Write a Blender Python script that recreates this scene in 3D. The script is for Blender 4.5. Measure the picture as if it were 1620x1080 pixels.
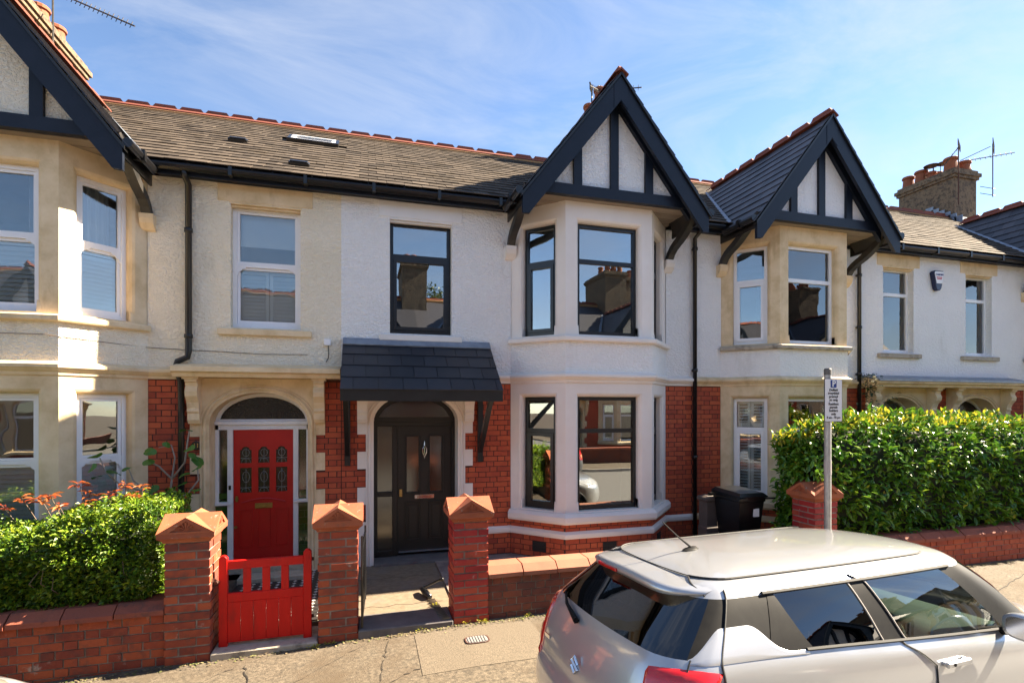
import bpy, bmesh, math, random
from mathutils import Vector, Matrix, noise
for o in list(bpy.data.objects):
    bpy.data.objects.remove(o)
sc = bpy.context.scene
COL = sc.collection
rad = math.radians

# ------------------------------------------------------------------ camera, sky, sun, exposure
CAMH = 2.35
YAW = 15.76
cam = bpy.data.cameras.new('camera')
cam.sensor_width = 36.0
cam.lens = 815 / 1620 * 36.0
cam.shift_y = 105 / 1620
cam.clip_start = 0.05
cam.clip_end = 2000
camo = bpy.data.objects.new('camera', cam)
COL.objects.link(camo)
camo.location = (0, 0, CAMH)
camo.rotation_euler = (rad(90), 0, rad(-YAW))
sc.camera = camo

SUN = Vector((1.36, 0.03, 1.0)).normalized()
SUN_EL = math.asin(SUN.z)
SUN_AZ = math.atan2(SUN.x, SUN.y)          # clockwise from +Y

world = bpy.data.worlds.new('World')
sc.world = world
world.use_nodes = True
wn, wl = world.node_tree.nodes, world.node_tree.links
wn.clear()
w_out = wn.new('ShaderNodeOutputWorld')
w_bg = wn.new('ShaderNodeBackground')
w_bg.inputs['Strength'].default_value = 0.05
w_sky = wn.new('ShaderNodeTexSky')
w_sky.sky_type = 'NISHITA'
w_sky.sun_disc = False
w_sky.sun_elevation = SUN_EL
w_sky.sun_rotation = SUN_AZ
w_sky.altitude = 1200
w_sky.air_density = 1.0
w_sky.dust_density = 0.15
w_sky.ozone_density = 3.0
# thin streaky high cloud mixed over the clear sky
w_tc = wn.new('ShaderNodeTexCoord')
w_map = wn.new('ShaderNodeMapping')
w_map.inputs['Rotation'].default_value = (0.25, 0.5, 0.6)
w_map.inputs['Scale'].default_value = (1.3, 3.2, 5.5)
w_noi = wn.new('ShaderNodeTexNoise')
w_noi.inputs['Scale'].default_value = 1.3
w_noi.inputs['Detail'].default_value = 7
w_noi.inputs['Roughness'].default_value = 0.62
w_noi.inputs['Distortion'].default_value = 0.6
w_rmp = wn.new('ShaderNodeMapRange')
w_rmp.inputs['From Min'].default_value = 0.42
w_rmp.inputs['From Max'].default_value = 0.78
w_rmp.inputs['To Max'].default_value = 0.55
w_rmp.clamp = True
w_mix = wn.new('ShaderNodeMix')
w_mix.data_type = 'RGBA'
w_mix.inputs['B'].default_value = (3.1, 3.3, 3.7, 1)
wl.new(w_tc.outputs['Generated'], w_map.inputs['Vector'])
wl.new(w_map.outputs['Vector'], w_noi.inputs['Vector'])
wl.new(w_noi.outputs['Fac'], w_rmp.inputs['Value'])
wl.new(w_rmp.outputs['Result'], w_mix.inputs['Factor'])
wl.new(w_sky.outputs['Color'], w_mix.inputs['A'])
wl.new(w_mix.outputs['Result'], w_bg.inputs['Color'])
wl.new(w_bg.outputs['Background'], w_out.inputs['Surface'])

sl = bpy.data.lights.new('sun', 'SUN')
sl.energy = 5.0
sl.angle = rad(0.53)
sl.color = (1.0, 0.87, 0.68)
slo = bpy.data.objects.new('sun', sl)
COL.objects.link(slo)
slo.location = (30, 4, 30)
slo.rotation_euler = SUN.to_track_quat('Z', 'Y').to_euler()

sc.view_settings.view_transform = 'Standard'
sc.view_settings.look = 'None'
sc.view_settings.exposure = 2.6
sc.view_settings.use_white_balance = True
sc.view_settings.white_balance_temperature = 6750
sc.view_settings.white_balance_tint = 10
sc.view_settings.gamma = 1.0
sc.view_settings.use_curve_mapping = False
sc.render.engine = 'CYCLES'
sc.cycles.use_denoising = True
sc.cycles.max_bounces = 8
sc.cycles.transparent_max_bounces = 12
sc.cycles.caustics_reflective = False
sc.cycles.caustics_refractive = False

# ------------------------------------------------------------------ helpers
EMPTY = {}

class MB:
    """collects faces; fr maps local (s, d, z) to the world"""
    def __init__(s, fr=None):
        s.v, s.f, s.m, s.fr, s.mi = [], [], [], fr, 0
    def pts(s, ps):
        b = len(s.v)
        s.v += [tuple(s.fr(*p)) if s.fr else tuple(p) for p in ps]
        return list(range(b, b + len(ps)))
    def face(s, ids):
        s.f.append(tuple(ids)); s.m.append(s.mi)
    def poly(s, ps):
        s.face(s.pts(ps)); return s
    def box(s, x0, x1, y0, y1, z0, z1):
        i = s.pts([(x0, y0, z0), (x1, y0, z0), (x1, y1, z0), (x0, y1, z0), (x0, y0, z1), (x1, y0, z1), (x1, y1, z1), (x0, y1, z1)])
        for q in ((0, 3, 2, 1), (4, 5, 6, 7), (0, 1, 5, 4), (1, 2, 6, 5), (2, 3, 7, 6), (3, 0, 4, 7)):
            s.face([i[k] for k in q])
        return s
    def prism(s, ps, ext):
        n = len(ps)
        a = s.pts(ps)
        b = s.pts([(p[0] + ext[0], p[1] + ext[1], p[2] + ext[2]) for p in ps])
        s.face(a[::-1]); s.face(b)
        for k in range(n):
            s.face((a[k], a[(k + 1) % n], b[(k + 1) % n], b[k]))
        return s
    def tube(s, ps, r, n=8, closed=False):
        ps = [Vector(s.fr(*p)) if s.fr else Vector(p) for p in ps]
        keep, s.fr = s.fr, None
        rs = r if isinstance(r, (list, tuple)) else [r] * len(ps)
        rings, up = [], None
        m = len(ps)
        for k, p in enumerate(ps):
            if closed:
                t = ps[(k + 1) % m] - ps[k - 1]
            else:
                t = ps[min(k + 1, m - 1)] - ps[max(k - 1, 0)]
            t.normalize()
            if up is None:
                up = Vector((0, 0, 1)) if abs(t.z) < 0.9 else Vector((1, 0, 0))
            a = t.cross(up).normalized()
            up = a.cross(t).normalized()
            rings.append(s.pts([p + (a * math.cos(2 * math.pi * j / n) + up * math.sin(2 * math.pi * j / n)) * rs[k] for j in range(n)]))
        for k in range(m if closed else m - 1):
            A, B = rings[k], rings[(k + 1) % m]
            for j in range(n):
                s.face((A[j], A[(j + 1) % n], B[(j + 1) % n], B[j]))
        if not closed:
            s.face(rings[0][::-1]); s.face(rings[-1])
        s.fr = keep
        return s
    def lathe(s, c, prof, n=16, axis='z'):
        rings = []
        for r, h in prof:
            ps = []
            for j in range(n):
                a = 2 * math.pi * j / n
                if axis == 'z':
                    ps.append((c[0] + r * math.cos(a), c[1] + r * math.sin(a), c[2] + h))
                elif axis == 'y':
                    ps.append((c[0] + r * math.cos(a), c[1] + h, c[2] + r * math.sin(a)))
                else:
                    ps.append((c[0] + h, c[1] + r * math.cos(a), c[2] + r * math.sin(a)))
            rings.append(s.pts(ps))
        for A, B in zip(rings, rings[1:]):
            for j in range(n):
                s.face((A[j], A[(j + 1) % n], B[(j + 1) % n], B[j]))
        s.face(rings[0][::-1]); s.face(rings[-1])
        return s
    def rows(s, R, closed=False):
        """R: list of rows of points -> quad grid"""
        I = [s.pts(r) for r in R]
        for A, B in zip(I, I[1:]):
            n = len(A)
            for j in range(n if closed else n - 1):
                s.face((A[j], A[(j + 1) % n], B[(j + 1) % n], B[j]))
        return I
    def mesh(s, name, mats, smooth=False, fix=True, bevel=0.0):
        me = bpy.data.meshes.new(name)
        me.from_pydata(s.v, [], s.f)
        if not isinstance(mats, (list, tuple)):
            mats = [mats]
        for m in mats:
            me.materials.append(m)
        if len(mats) > 1:
            me.polygons.foreach_set('material_index', s.m)
        if fix or bevel:
            bm = bmesh.new(); bm.from_mesh(me)
            if fix:
                bmesh.ops.recalc_face_normals(bm, faces=bm.faces)
            if bevel:
                bmesh.ops.bevel(bm, geom=[e for e in bm.edges if len(e.link_faces) == 2 and e.calc_face_angle(0) > 0.5], offset=bevel, segments=1, affect='EDGES', profile=0.6)
            bm.to_mesh(me); bm.free()
        if smooth:
            me.polygons.foreach_set('use_smooth', [True] * len(me.polygons))
        me.update()
        return me
    def build(s, name, mats, parent=None, smooth=False, fix=True, bevel=0.0):
        return add(name, s.mesh(name, mats, smooth, fix, bevel), parent)

def add(name, me, parent=None, mat=None):
    o = bpy.data.objects.new(name, me)
    COL.objects.link(o)
    if mat is not None:
        o.matrix_basis = mat
    if parent is not None:
        o.parent = parent
        if parent.name in EMPTY:
            o.matrix_parent_inverse = EMPTY[parent.name]
    return o

def tag(o, label=None, cat=None, group=None, kind=None):
    for k, v in (('label', label), ('category', cat), ('group', group), ('kind', kind)):
        if v:
            o[k] = v
    return o

def thing(name, loc, label, cat, group=None, kind=None):
    """Empty at the base of a thing; its parts are modelled in world coordinates"""
    o = bpy.data.objects.new(name, None)
    COL.objects.link(o)
    o.location = loc
    o.empty_display_size = 0.2
    EMPTY[o.name] = Matrix.Translation(Vector(loc)).inverted()
    return tag(o, label, cat, group, kind)

def copy_tree(o, parent=None):
    c = o.copy(); COL.objects.link(c)
    if parent is not None:
        c.parent = parent
        c.matrix_parent_inverse = o.matrix_parent_inverse.copy()
    for ch in [k for k in bpy.data.objects if k.parent == o]:
        copy_tree(ch, c)
    return c

th_c, th_s = math.cos(rad(YAW)), math.sin(rad(YAW))
def view(p):
    """(in frame?, distance) of a world point, to rank pieces by how large they show"""
    d = p[0] * th_s + p[1] * th_c
    if d <= 0.2:
        return (1, 99)
    u = 810 + 815 * (p[0] * th_c - p[1] * th_s) / d
    v = 645 - 815 * (p[2] - CAMH) / d
    return (0 if (-15 < u < 1635 and -15 < v < 1095) else 1, d)

def pieces(parent, name, me, mats, limit=300, stuff=None, rank=None):
    """alike pieces sharing one mesh: the largest-showing ones are parts, the rest one joined part"""
    mats = sorted(mats, key=lambda q: (rank(q) if rank else 0, view(q.translation)))
    for q in mats[:limit]:
        add(name, me, parent, q)
    rest = mats[limit:]
    if rest:
        V = [v.co.copy() for v in me.vertices]
        F = [tuple(p.vertices) for p in me.polygons]
        vs, fs = [], []
        for q in rest:
            b = len(vs)
            vs += [tuple(q @ v) for v in V]
            fs += [tuple(b + k for k in f) for f in F]
        m2 = bpy.data.meshes.new(stuff or name)
        m2.from_pydata(vs, [], fs)
        for m in me.materials:
            m2.materials.append(m)
        o = add(stuff or (name + 's'), m2, parent)
        o['kind'] = 'stuff'

def unitbox(name, mat, bevel=0.0):
    """1 x 1 x 1, centred in x and z, front face at y = 0"""
    return MB().box(-.5, .5, 0, 1, -.5, .5).mesh(name, mat)

def trs(loc, rot=None, sca=(1, 1, 1)):
    return Matrix.LocRotScale(Vector(loc), rot, Vector(sca))

def text_mesh(name, txt, size, mat, bold=0.0, ext=0.0015, align='CENTER', spacing=1.0):
    c = bpy.data.curves.new(name, 'FONT')
    c.body = txt; c.size = size; c.extrude = ext; c.offset = bold
    c.align_x = align; c.align_y = 'CENTER'; c.space_character = spacing
    c.resolution_u = 3
    t = bpy.data.objects.new(name, c)
    COL.objects.link(t)
    bpy.context.view_layer.update()
    me = bpy.data.meshes.new_from_object(t.evaluated_get(bpy.context.evaluated_depsgraph_get()))
    bpy.data.objects.remove(t)
    me.materials.clear(); me.materials.append(mat)
    return me
FACE_S = Matrix.Rotation(rad(90), 4, 'X')      # text lying in XY -> upright, read from the street

# ------------------------------------------------------------------ materials
def hexlin(h):
    h = h.lstrip('#')
    r = []
    for k in (0, 2, 4):
        c = int(h[k:k + 2], 16) / 255
        r.append(c / 12.92 if c <= 0.04045 else ((c + 0.055) / 1.055) ** 2.4)
    return tuple(r) + (1,)

def M(name, stops, rough=.8, scale=4.0, detail=5, bump=0.0, bscale=60.0, bdist=.01, metal=0.0, piece=0.0, spec=.5,
      coat=0.0, bmode='noise', stain=None, transl=0.0, rvar=0.0, stretch=None, sscale=2.0, sstretch=None, slo=.55, shi=.75, ramp=None, stain2=None):
    """stops: list of linear colours blended by world-space noise; piece: how much each piece differs"""
    m = bpy.data.materials.new(name)
    m.use_nodes = True
    N, L = m.node_tree.nodes, m.node_tree.links
    b = N['Principled BSDF']
    out = N['Material Output']
    geo = N.new('ShaderNodeNewGeometry')
    pos = geo.outputs['Position']
    def mapped(st):
        if not st:
            return pos
        mp = N.new('ShaderNodeVectorMath'); mp.operation = 'MULTIPLY'
        L.new(pos, mp.inputs[0]); mp.inputs[1].default_value = st
        return mp.outputs['Vector']
    stops = [tuple(c) + (1,) if len(c) == 3 else tuple(c) for c in stops]
    noi = N.new('ShaderNodeTexNoise')
    noi.inputs['Scale'].default_value = scale
    noi.inputs['Detail'].default_value = detail
    noi.inputs['Roughness'].default_value = .62
    L.new(mapped(stretch), noi.inputs['Vector'])
    val = noi.outputs['Fac']
    if piece:
        oi = N.new('ShaderNodeObjectInfo')
        ad = N.new('ShaderNodeMath'); ad.operation = 'ADD'
        L.new(oi.outputs['Random'], ad.inputs[0]); L.new(geo.outputs['Random Per Island'], ad.inputs[1])
        fr = N.new('ShaderNodeMath'); fr.operation = 'FRACT'
        L.new(ad.outputs[0], fr.inputs[0])
        mx = N.new('ShaderNodeMix'); mx.data_type = 'FLOAT'
        mx.inputs['Factor'].default_value = piece
        L.new(val, mx.inputs['A']); L.new(fr.outputs[0], mx.inputs['B'])
        val = mx.outputs['Result']
    cr = N.new('ShaderNodeValToRGB')
    el = cr.color_ramp.elements
    lo, hi = ramp or ((.3, .7) if not piece else (.12, .88))
    n = len(stops)
    while len(el) < n:
        el.new(.5)
    for k in range(n):
        el[k].position = lo + (hi - lo) * k / max(1, n - 1)
        el[k].color = stops[k]
    L.new(val, cr.inputs['Fac'])
    col = cr.outputs['Color']
    if stain:
        n2 = N.new('ShaderNodeTexNoise')
        n2.inputs['Scale'].default_value = sscale; n2.inputs['Detail'].default_value = 8
        n2.inputs['Roughness'].default_value = .68
        L.new(mapped(sstretch), n2.inputs['Vector'])
        mr = N.new('ShaderNodeMapRange'); mr.clamp = True
        mr.inputs['From Min'].default_value = slo; mr.inputs['From Max'].default_value = shi
        L.new(n2.outputs['Fac'], mr.inputs['Value'])
        mc = N.new('ShaderNodeMix'); mc.data_type = 'RGBA'
        L.new(mr.outputs['Result'], mc.inputs['Factor'])
        L.new(col, mc.inputs['A']); mc.inputs['B'].default_value = tuple(stain)[:3] + (1,)
        col = mc.outputs['Result']
    if stain2:                 # a second mark of its own shape: lime bloom, lichen, soot
        c2, lo2, hi2, sc2 = stain2
        n3 = N.new('ShaderNodeTexNoise')
        n3.inputs['Scale'].default_value = sc2; n3.inputs['Detail'].default_value = 10; n3.inputs['Roughness'].default_value = .75
        of = N.new('ShaderNodeVectorMath'); of.operation = 'ADD'; of.inputs[1].default_value = (7.3, 3.1, 5.7)
        L.new(pos, of.inputs[0]); L.new(of.outputs['Vector'], n3.inputs['Vector'])
        m3 = N.new('ShaderNodeMapRange'); m3.clamp = True
        m3.inputs['From Min'].default_value = lo2; m3.inputs['From Max'].default_value = hi2
        L.new(n3.outputs['Fac'], m3.inputs['Value'])
        mc3 = N.new('ShaderNodeMix'); mc3.data_type = 'RGBA'
        L.new(m3.outputs['Result'], mc3.inputs['Factor']); L.new(col, mc3.inputs['A']); mc3.inputs['B'].default_value = tuple(c2) + (1,)
        col = mc3.outputs['Result']
    L.new(col, b.inputs['Base Color'])
    b.inputs['Roughness'].default_value = rough
    b.inputs['Metallic'].default_value = metal
    b.inputs['Specular IOR Level'].default_value = spec
    b.inputs['Coat Weight'].default_value = coat
    b.inputs['Coat Roughness'].default_value = .06
    if rvar:
        mr = N.new('ShaderNodeMapRange')
        mr.inputs['To Min'].default_value = max(0.02, rough - rvar); mr.inputs['To Max'].default_value = min(1, rough + rvar)
        L.new(noi.outputs['Fac'], mr.inputs['Value']); L.new(mr.outputs['Result'], b.inputs['Roughness'])
    if bump:
        if bmode == 'render':      # thrown render: lumps with flattened, trowelled tops
            v1 = N.new('ShaderNodeTexNoise'); v1.inputs['Scale'].default_value = bscale
            v1.inputs['Detail'].default_value = 3; v1.inputs['Roughness'].default_value = .55; v1.inputs['Distortion'].default_value = .45
            L.new(mapped((1, 1, 1.35)), v1.inputs['Vector'])
            r1 = N.new('ShaderNodeMapRange'); r1.interpolation_type = 'SMOOTHSTEP'
            r1.inputs['From Min'].default_value = .33; r1.inputs['From Max'].default_value = .66
            L.new(v1.outputs['Fac'], r1.inputs['Value'])
            h = r1.outputs['Result']
        else:
            v1 = N.new('ShaderNodeTexNoise'); v1.inputs['Scale'].default_value = bscale
            v1.inputs['Detail'].default_value = 4; v1.inputs['Roughness'].default_value = .6
            L.new(mapped(stretch), v1.inputs['Vector'])
            h = v1.outputs['Fac']
        bp = N.new('ShaderNodeBump')
        bp.inputs['Strength'].default_value = bump; bp.inputs['Distance'].default_value = bdist
        L.new(h, bp.inputs['Height']); L.new(bp.outputs['Normal'], b.inputs['Normal'])
    if transl:
        tr = N.new('ShaderNodeBsdfTranslucent')
        L.new(col, tr.inputs['Color'])
        ms = N.new('ShaderNodeMixShader'); ms.inputs[0].default_value = transl
        L.new(b.outputs[0], ms.inputs[1]); L.new(tr.outputs[0], ms.inputs[2]); L.new(ms.outputs[0], out.inputs['Surface'])
    return m

def glass(name, refl=.16, tint=(.80, .86, .86), rough=0.0, wave=0.0, ior=1.5, wscale=1.6):
    """window pane: mirror reflection over a clear, slightly tinted pane"""
    m = bpy.data.materials.new(name); m.use_nodes = True
    N, L = m.node_tree.nodes, m.node_tree.links
    N.remove(N['Principled BSDF'])
    out = N['Material Output']
    gl = N.new('ShaderNodeBsdfGlossy'); gl.inputs['Roughness'].default_value = rough; gl.inputs['Color'].default_value = (1, 1, 1, 1)
    tr = N.new('ShaderNodeBsdfTransparent'); tr.inputs['Color'].default_value = tuple(tint) + (1,)
    fr = N.new('ShaderNodeFresnel'); fr.inputs['IOR'].default_value = ior
    ad = N.new('ShaderNodeMath'); ad.operation = 'ADD'; ad.use_clamp = True
    L.new(fr.outputs[0], ad.inputs[0]); ad.inputs[1].default_value = refl
    mx = N.new('ShaderNodeMixShader')
    L.new(ad.outputs[0], mx.inputs[0]); L.new(tr.outputs[0], mx.inputs[1]); L.new(gl.outputs[0], mx.inputs[2])
    L.new(mx.outputs[0], out.inputs['Surface'])
    if wave:
        g = N.new('ShaderNodeNewGeometry')
        n = N.new('ShaderNodeTexNoise'); n.inputs['Scale'].default_value = wscale; n.inputs['Detail'].default_value = 1
        L.new(g.outputs['Position'], n.inputs['Vector'])
        bp = N.new('ShaderNodeBump'); bp.inputs['Strength'].default_value = wave; bp.inputs['Distance'].default_value = .02
        L.new(n.outputs['Fac'], bp.inputs['Height']); L.new(bp.outputs['Normal'], gl.inputs['Normal'])
    return m

H = hexlin
BRICK = M('brick_red', [(.26, .040, .020), (.40, .066, .026), (.50, .098, .034), (.33, .048, .024)], .72, 9, bump=.35, bscale=70, bdist=.004, piece=.55, stain=(.10, .05, .045), slo=.60, shi=.80, sscale=5)
BRICKO = M('brick_orange', [(.10, .026, .018), (.30, .052, .022), (.42, .088, .028), (.21, .036, .02), (.36, .07, .025)], .8, 9, bump=.5, bscale=60, bdist=.006, piece=.6, stain=(.07, .042, .035), slo=.52, shi=.74, sscale=6, stain2=((.42, .36, .30), .60, .70, 6.0))
BRICKP = M('brick_painted', [(.22, .012, .012), (.36, .018, .018), (.40, .06, .025), (.28, .014, .016)], .6, 8, bump=.5, bscale=60, bdist=.006, piece=.55, stain=(.50, .40, .36), slo=.63, shi=.72, sscale=9, stain2=((.06, .03, .025), .55, .75, 5.0))
BRICKD = M('brick_sooty', [(.10, .03, .022), (.16, .045, .026), (.22, .06, .028), (.12, .04, .03)], .85, 7, bump=.5, bscale=60, bdist=.006, piece=.5, stain=(.055, .038, .034), slo=.48, shi=.72, sscale=4)
MORTAR = M('mortar', [(.10, .085, .07), (.36, .32, .27)], .95, 7, bump=.6, bscale=120, bdist=.006)
MORTARD = M('mortar_dark', [(.070, .030, .022), (.115, .052, .038)], .95, 10)
RENDW = M('render_white', [(.84, .83, .815), (.89, .885, .87)], .9, 1.6, bump=.6, bscale=25, bdist=.028, bmode='render', stain=(.70, .68, .645), slo=.60, shi=.85, sscale=2.0, sstretch=(1.5, 1.5, .22))
RENDB = M('render_cool_white', [(.82, .815, .81), (.87, .865, .86)], .9, 1.6, bump=.5, bscale=25, bdist=.024, bmode='render', stain=(.60, .58, .54), slo=.6, shi=.85, sscale=1.3, sstretch=(1, 1, .35))
RENDC = M('render_cream', [(.82, .73, .56), (.89, .81, .66)], .9, 1.6, bump=.6, bscale=25, bdist=.028, bmode='render', stain=(.50, .40, .27), slo=.58, shi=.86, sscale=1.6, sstretch=(1, 1, .35))
STONE = M('bath_stone', [(.58, .43, .24), (.72, .56, .35), (.80, .64, .43)], .85, 3.2, bump=.3, bscale=40, bdist=.006, stain=(.40, .27, .13), slo=.56, shi=.85, sscale=2.4, sstretch=(1.4, 1.4, .5))
STONEP = M('painted_stone', [(.74, .68, .62), (.80, .75, .70)], .55, 2, bump=.12, bscale=30, bdist=.004)
STONEW = M('painted_stone_white', [(.74, .74, .74), (.81, .80, .79)], .55, 2, bump=.12, bscale=30, bdist=.004)
STONEG = M('weathered_sill', [(.36, .31, .25), (.50, .43, .33)], .9, 5, bump=.4, bscale=40, bdist=.006, stain=(.14, .12, .10), slo=.5, shi=.7, sscale=5)
NAVY = M('navy_paint', [(.005, .008, .016), (.009, .014, .027)], .45, 5, spec=.3, bump=.25, bscale=18, bdist=.004, stretch=(1, 1, 1), rvar=.12)
NAVYW = M('worn_navy_paint', [(.005, .008, .016), (.010, .015, .028)], .45, 5, spec=.3, bump=.4, bscale=14, bdist=.005, stain=(.42, .40, .40), slo=.69, shi=.715, sscale=8, rvar=.15)
BLACK = M('black_paint', [(.005, .005, .006), (.010, .010, .010)], .38, 7, bump=.2, bscale=25, bdist=.003, rvar=.1)
BLACKW = M('black_timber', [(.010, .010, .010), (.032, .027, .022)], .5, 6, bump=.6, bscale=14, bdist=.008, rvar=.15)
BPVC = M('black_pvc', [(.005, .005, .006), (.009, .009, .010)], .28, 3)
ANTHR = M('anthracite_frame', [(.006, .0065, .008), (.010, .0105, .012)], .34, 3)
DOORB = M('black_door', [(.006, .0056, .005), (.010, .0092, .008)], .45, 5, bump=.3, bscale=30, bdist=.002, stretch=(3, 3, .3))
WPVC = M('white_upvc', [(.78, .78, .80), (.84, .84, .85)], .35, 3)
WPNT = M('white_gloss', [(.70, .70, .72), (.82, .82, .83)], .4, 4, bump=.1, bscale=30, bdist=.003)
SLATE = M('roof_slate', [(.036, .029, .024), (.076, .061, .049), (.118, .094, .074), (.058, .047, .038)], .9, 3, spec=.15, bump=.5, bscale=30, bdist=.006, piece=.6, stain=(.05, .036, .022), slo=.50, shi=.76, sscale=2.2)
SLATE_SHADE = M('slate_shade_toned', [(.020, .021, .027), (.042, .042, .052), (.066, .063, .072)], .5, 3, bump=.4, bscale=30, bdist=.004, piece=.6, stain=(.10, .085, .06), slo=.66, shi=.8, sscale=4)  # same slate as the main roof, its shade put into a darker, bluer colour
SLATEN = M('new_slate', [(.010, .012, .017), (.026, .029, .038), (.017, .019, .026)], .42, 4, bump=.35, bscale=45, bdist=.003, piece=.7, rvar=.1)
UNDER = M('roof_underlay', [(.02, .018, .016), (.03, .026, .022)], .95)
TERRA = M('terracotta', [(.24, .055, .026), (.34, .09, .038), (.42, .125, .05)], .8, 6, bump=.4, bscale=50, bdist=.005, piece=.35, stain=(.12, .07, .05), slo=.56, shi=.76, sscale=7, stain2=((.34, .31, .25), .60, .68, 16.0))
RIDGE = M('ridge_terracotta', [(.13, .035, .022), (.21, .052, .028), (.17, .042, .025)], .8, 6, bump=.4, bscale=40, bdist=.005, piece=.4, stain=(.07, .04, .03), slo=.55, shi=.75, sscale=6)
BEDDING = M('ridge_bedding', [(.26, .14, .06), (.36, .20, .09)], .95, 14, bump=.6, bscale=60, bdist=.01)
POT = M('chimney_pot', [(.19, .055, .024), (.29, .092, .034)], .8, 8, piece=.3, stain=(.16, .08, .05), slo=.6, shi=.8, sscale=6)
STACK = M('chimney_render', [(.045, .032, .022), (.12, .085, .055), (.21, .145, .088), (.075, .052, .035)], .95, 9, bump=1.0, bscale=14, bdist=.03, stain=(.07, .055, .045), slo=.52, shi=.7, sscale=3.5)
LEAD = M('lead_flashing', [(.16, .19, .24), (.27, .31, .37)], .5, 5, bump=.3, bscale=18, bdist=.006, metal=.3)
SOFFIT = M('soffit_boards', [(.20, .16, .12), (.30, .24, .18)], .6, 6, stretch=(.3, 3, 3), piece=.4)
GLASS = glass('window_glass', .20, wave=.03)
GLASSO = glass('old_window_glass', .10, (.92, .95, .95), wave=.14, wscale=2.2)
GLASSL = glass('clear_window_glass', .065, (.93, .96, .96), wave=.14, wscale=2.2)
GLASSD = glass('door_glass', .07, (.62, .60, .55), .16)
LEADED = M('dark_leaded_glass', [(.006, .006, .006), (.035, .030, .026)], .12, 60, bump=.8, bscale=55, bdist=.004, ramp=(.45, .7))
ROOM = M('room_wall', [(.32, .29, .25), (.40, .36, .31)], .9, 2)
SHUT = M('shutter_white', [(.72, .77, .78), (.80, .83, .83)], .5, 3)
CURT = M('curtain_grey', [(.50, .52, .55), (.62, .63, .64)], .9, 3, transl=.3)
REDDOOR = M('red_door_paint', [(.44, .004, .004), (.54, .006, .005)], .42, 3, bump=.15, bscale=30, bdist=.003, stain=(.56, .22, .18), slo=.74, shi=.75, sscale=22)
REDGATE = M('red_gate_paint', [(.48, .004, .003), (.60, .006, .004)], .48, 3, bump=.25, bscale=18, bdist=.003, stretch=(2, 2, .4), stain=(.30, .012, .01), slo=.52, shi=.74, sscale=5, sstretch=(2, 2, .5), spec=.3)
TILEG = M('green_glazed_tile', [(.020, .05, .010), (.045, .095, .018), (.030, .070, .012)], .10, 12, piece=.6, coat=.6)
GROUT = M('tile_grout', [(.12, .13, .08), (.18, .18, .12)], .9)
BRASS = M('brass', [(.30, .20, .08), (.45, .32, .14)], .35, 20, metal=1)
CHROME = M('chrome', [(.72, .72, .73), (.80, .80, .80)], .14, 3, metal=1)
STEEL = M('galvanised', [(.34, .34, .33), (.48, .47, .45)], .5, 16, metal=.55, bump=.2, bscale=60, bdist=.002)
AERIAL = M('aerial_metal', [(.03, .028, .026), (.07, .06, .05)], .6, 20, metal=.4)
RUST = M('rusty_iron', [(.05, .02, .014), (.10, .035, .02)], .8, 20)
CAVITY = M('dark_recess', [(.006, .005, .005), (.010, .009, .008)], .9)
PAVE = M('pavement_asphalt', [(.045, .036, .025), (.108, .085, .059), (.175, .139, .098)], .92, 30, detail=9, bump=.8, bscale=110, bdist=.008, stain=(.085, .060, .036), slo=.46, shi=.66, sscale=1.4, stain2=((.045, .04, .032), .60, .70, 9.0))
PATCH = M('pavement_patch', [(.07, .056, .040), (.19, .15, .105)], .95, 90, bump=.9, bscale=150, bdist=.006)
KERB = M('kerb_stone', [(.24, .22, .20), (.34, .31, .27)], .9, 6, bump=.3, bscale=60, bdist=.004)
ROAD = M('road_asphalt', [(.11, .105, .10), (.16, .152, .142)], .9, 20, bump=.6, bscale=150, bdist=.006)
PATH = M('path_concrete', [(.13, .098, .064), (.21, .16, .108)], .92, 14, detail=9, bump=.4, bscale=90, bdist=.004, stain=(.17, .14, .12), slo=.5, shi=.68, sscale=1.7)
FORE = M('forecourt_concrete', [(.20, .165, .15), (.30, .24, .21)], .92, 3, detail=8, bump=.4, bscale=70, bdist=.004, stain=(.12, .085, .08), slo=.48, shi=.65, sscale=2)
STEP = M('slate_step', [(.09, .082, .082), (.15, .134, .13)], .75, 6, bump=.3, bscale=60, bdist=.003, stain=(.27, .22, .18), slo=.6, shi=.8)
SOIL = M('garden_soil', [(.045, .032, .022), (.09, .066, .045)], .95, 12, bump=1, bscale=30, bdist=.02)
TILEK = M('path_tile_dark', [(.018, .016, .016), (.04, .034, .032)], .5, 8, piece=.3)
TILEW = M('path_tile_white', [(.60, .57, .52), (.72, .69, .64)], .5, 8, piece=.3)
LEAFH = M('hedge_leaf', [(.025, .07, .010), (.085, .18, .014), (.19, .30, .018), (.36, .42, .035)], .42, 3.2, piece=.55, transl=.32, ramp=(.20, .80))
LEAFL = M('laurel_leaf', [(.025, .09, .012), (.075, .19, .018), (.135, .27, .022), (.25, .34, .028)], .26, 2.0, piece=.6, transl=.22)
LEAFY = M('laurel_young_leaf', [(.22, .27, .02), (.40, .37, .03), (.50, .40, .04)], .32, 6, piece=.7, transl=.35)
LEAFF = M('fig_leaf', [(.03, .11, .015), (.06, .17, .02), (.10, .22, .03)], .5, 6, piece=.6, transl=.3)
LEAFR = M('photinia_leaf', [(.30, .045, .02), (.48, .11, .03), (.40, .18, .05)], .4, 8, piece=.6, transl=.35)
LEAFT = M('tree_leaf', [(.03, .05, .012), (.06, .085, .02), (.09, .11, .03)], .5, 5, piece=.6, transl=.25)
LEAFD = M('rose_leaf', [(.015, .04, .014), (.03, .075, .02)], .4, 8, piece=.6, transl=.2)
BLOOM = M('rose_bloom', [(.70, .60, .30), (.80, .70, .50)], .7, 8, piece=.5)
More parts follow.
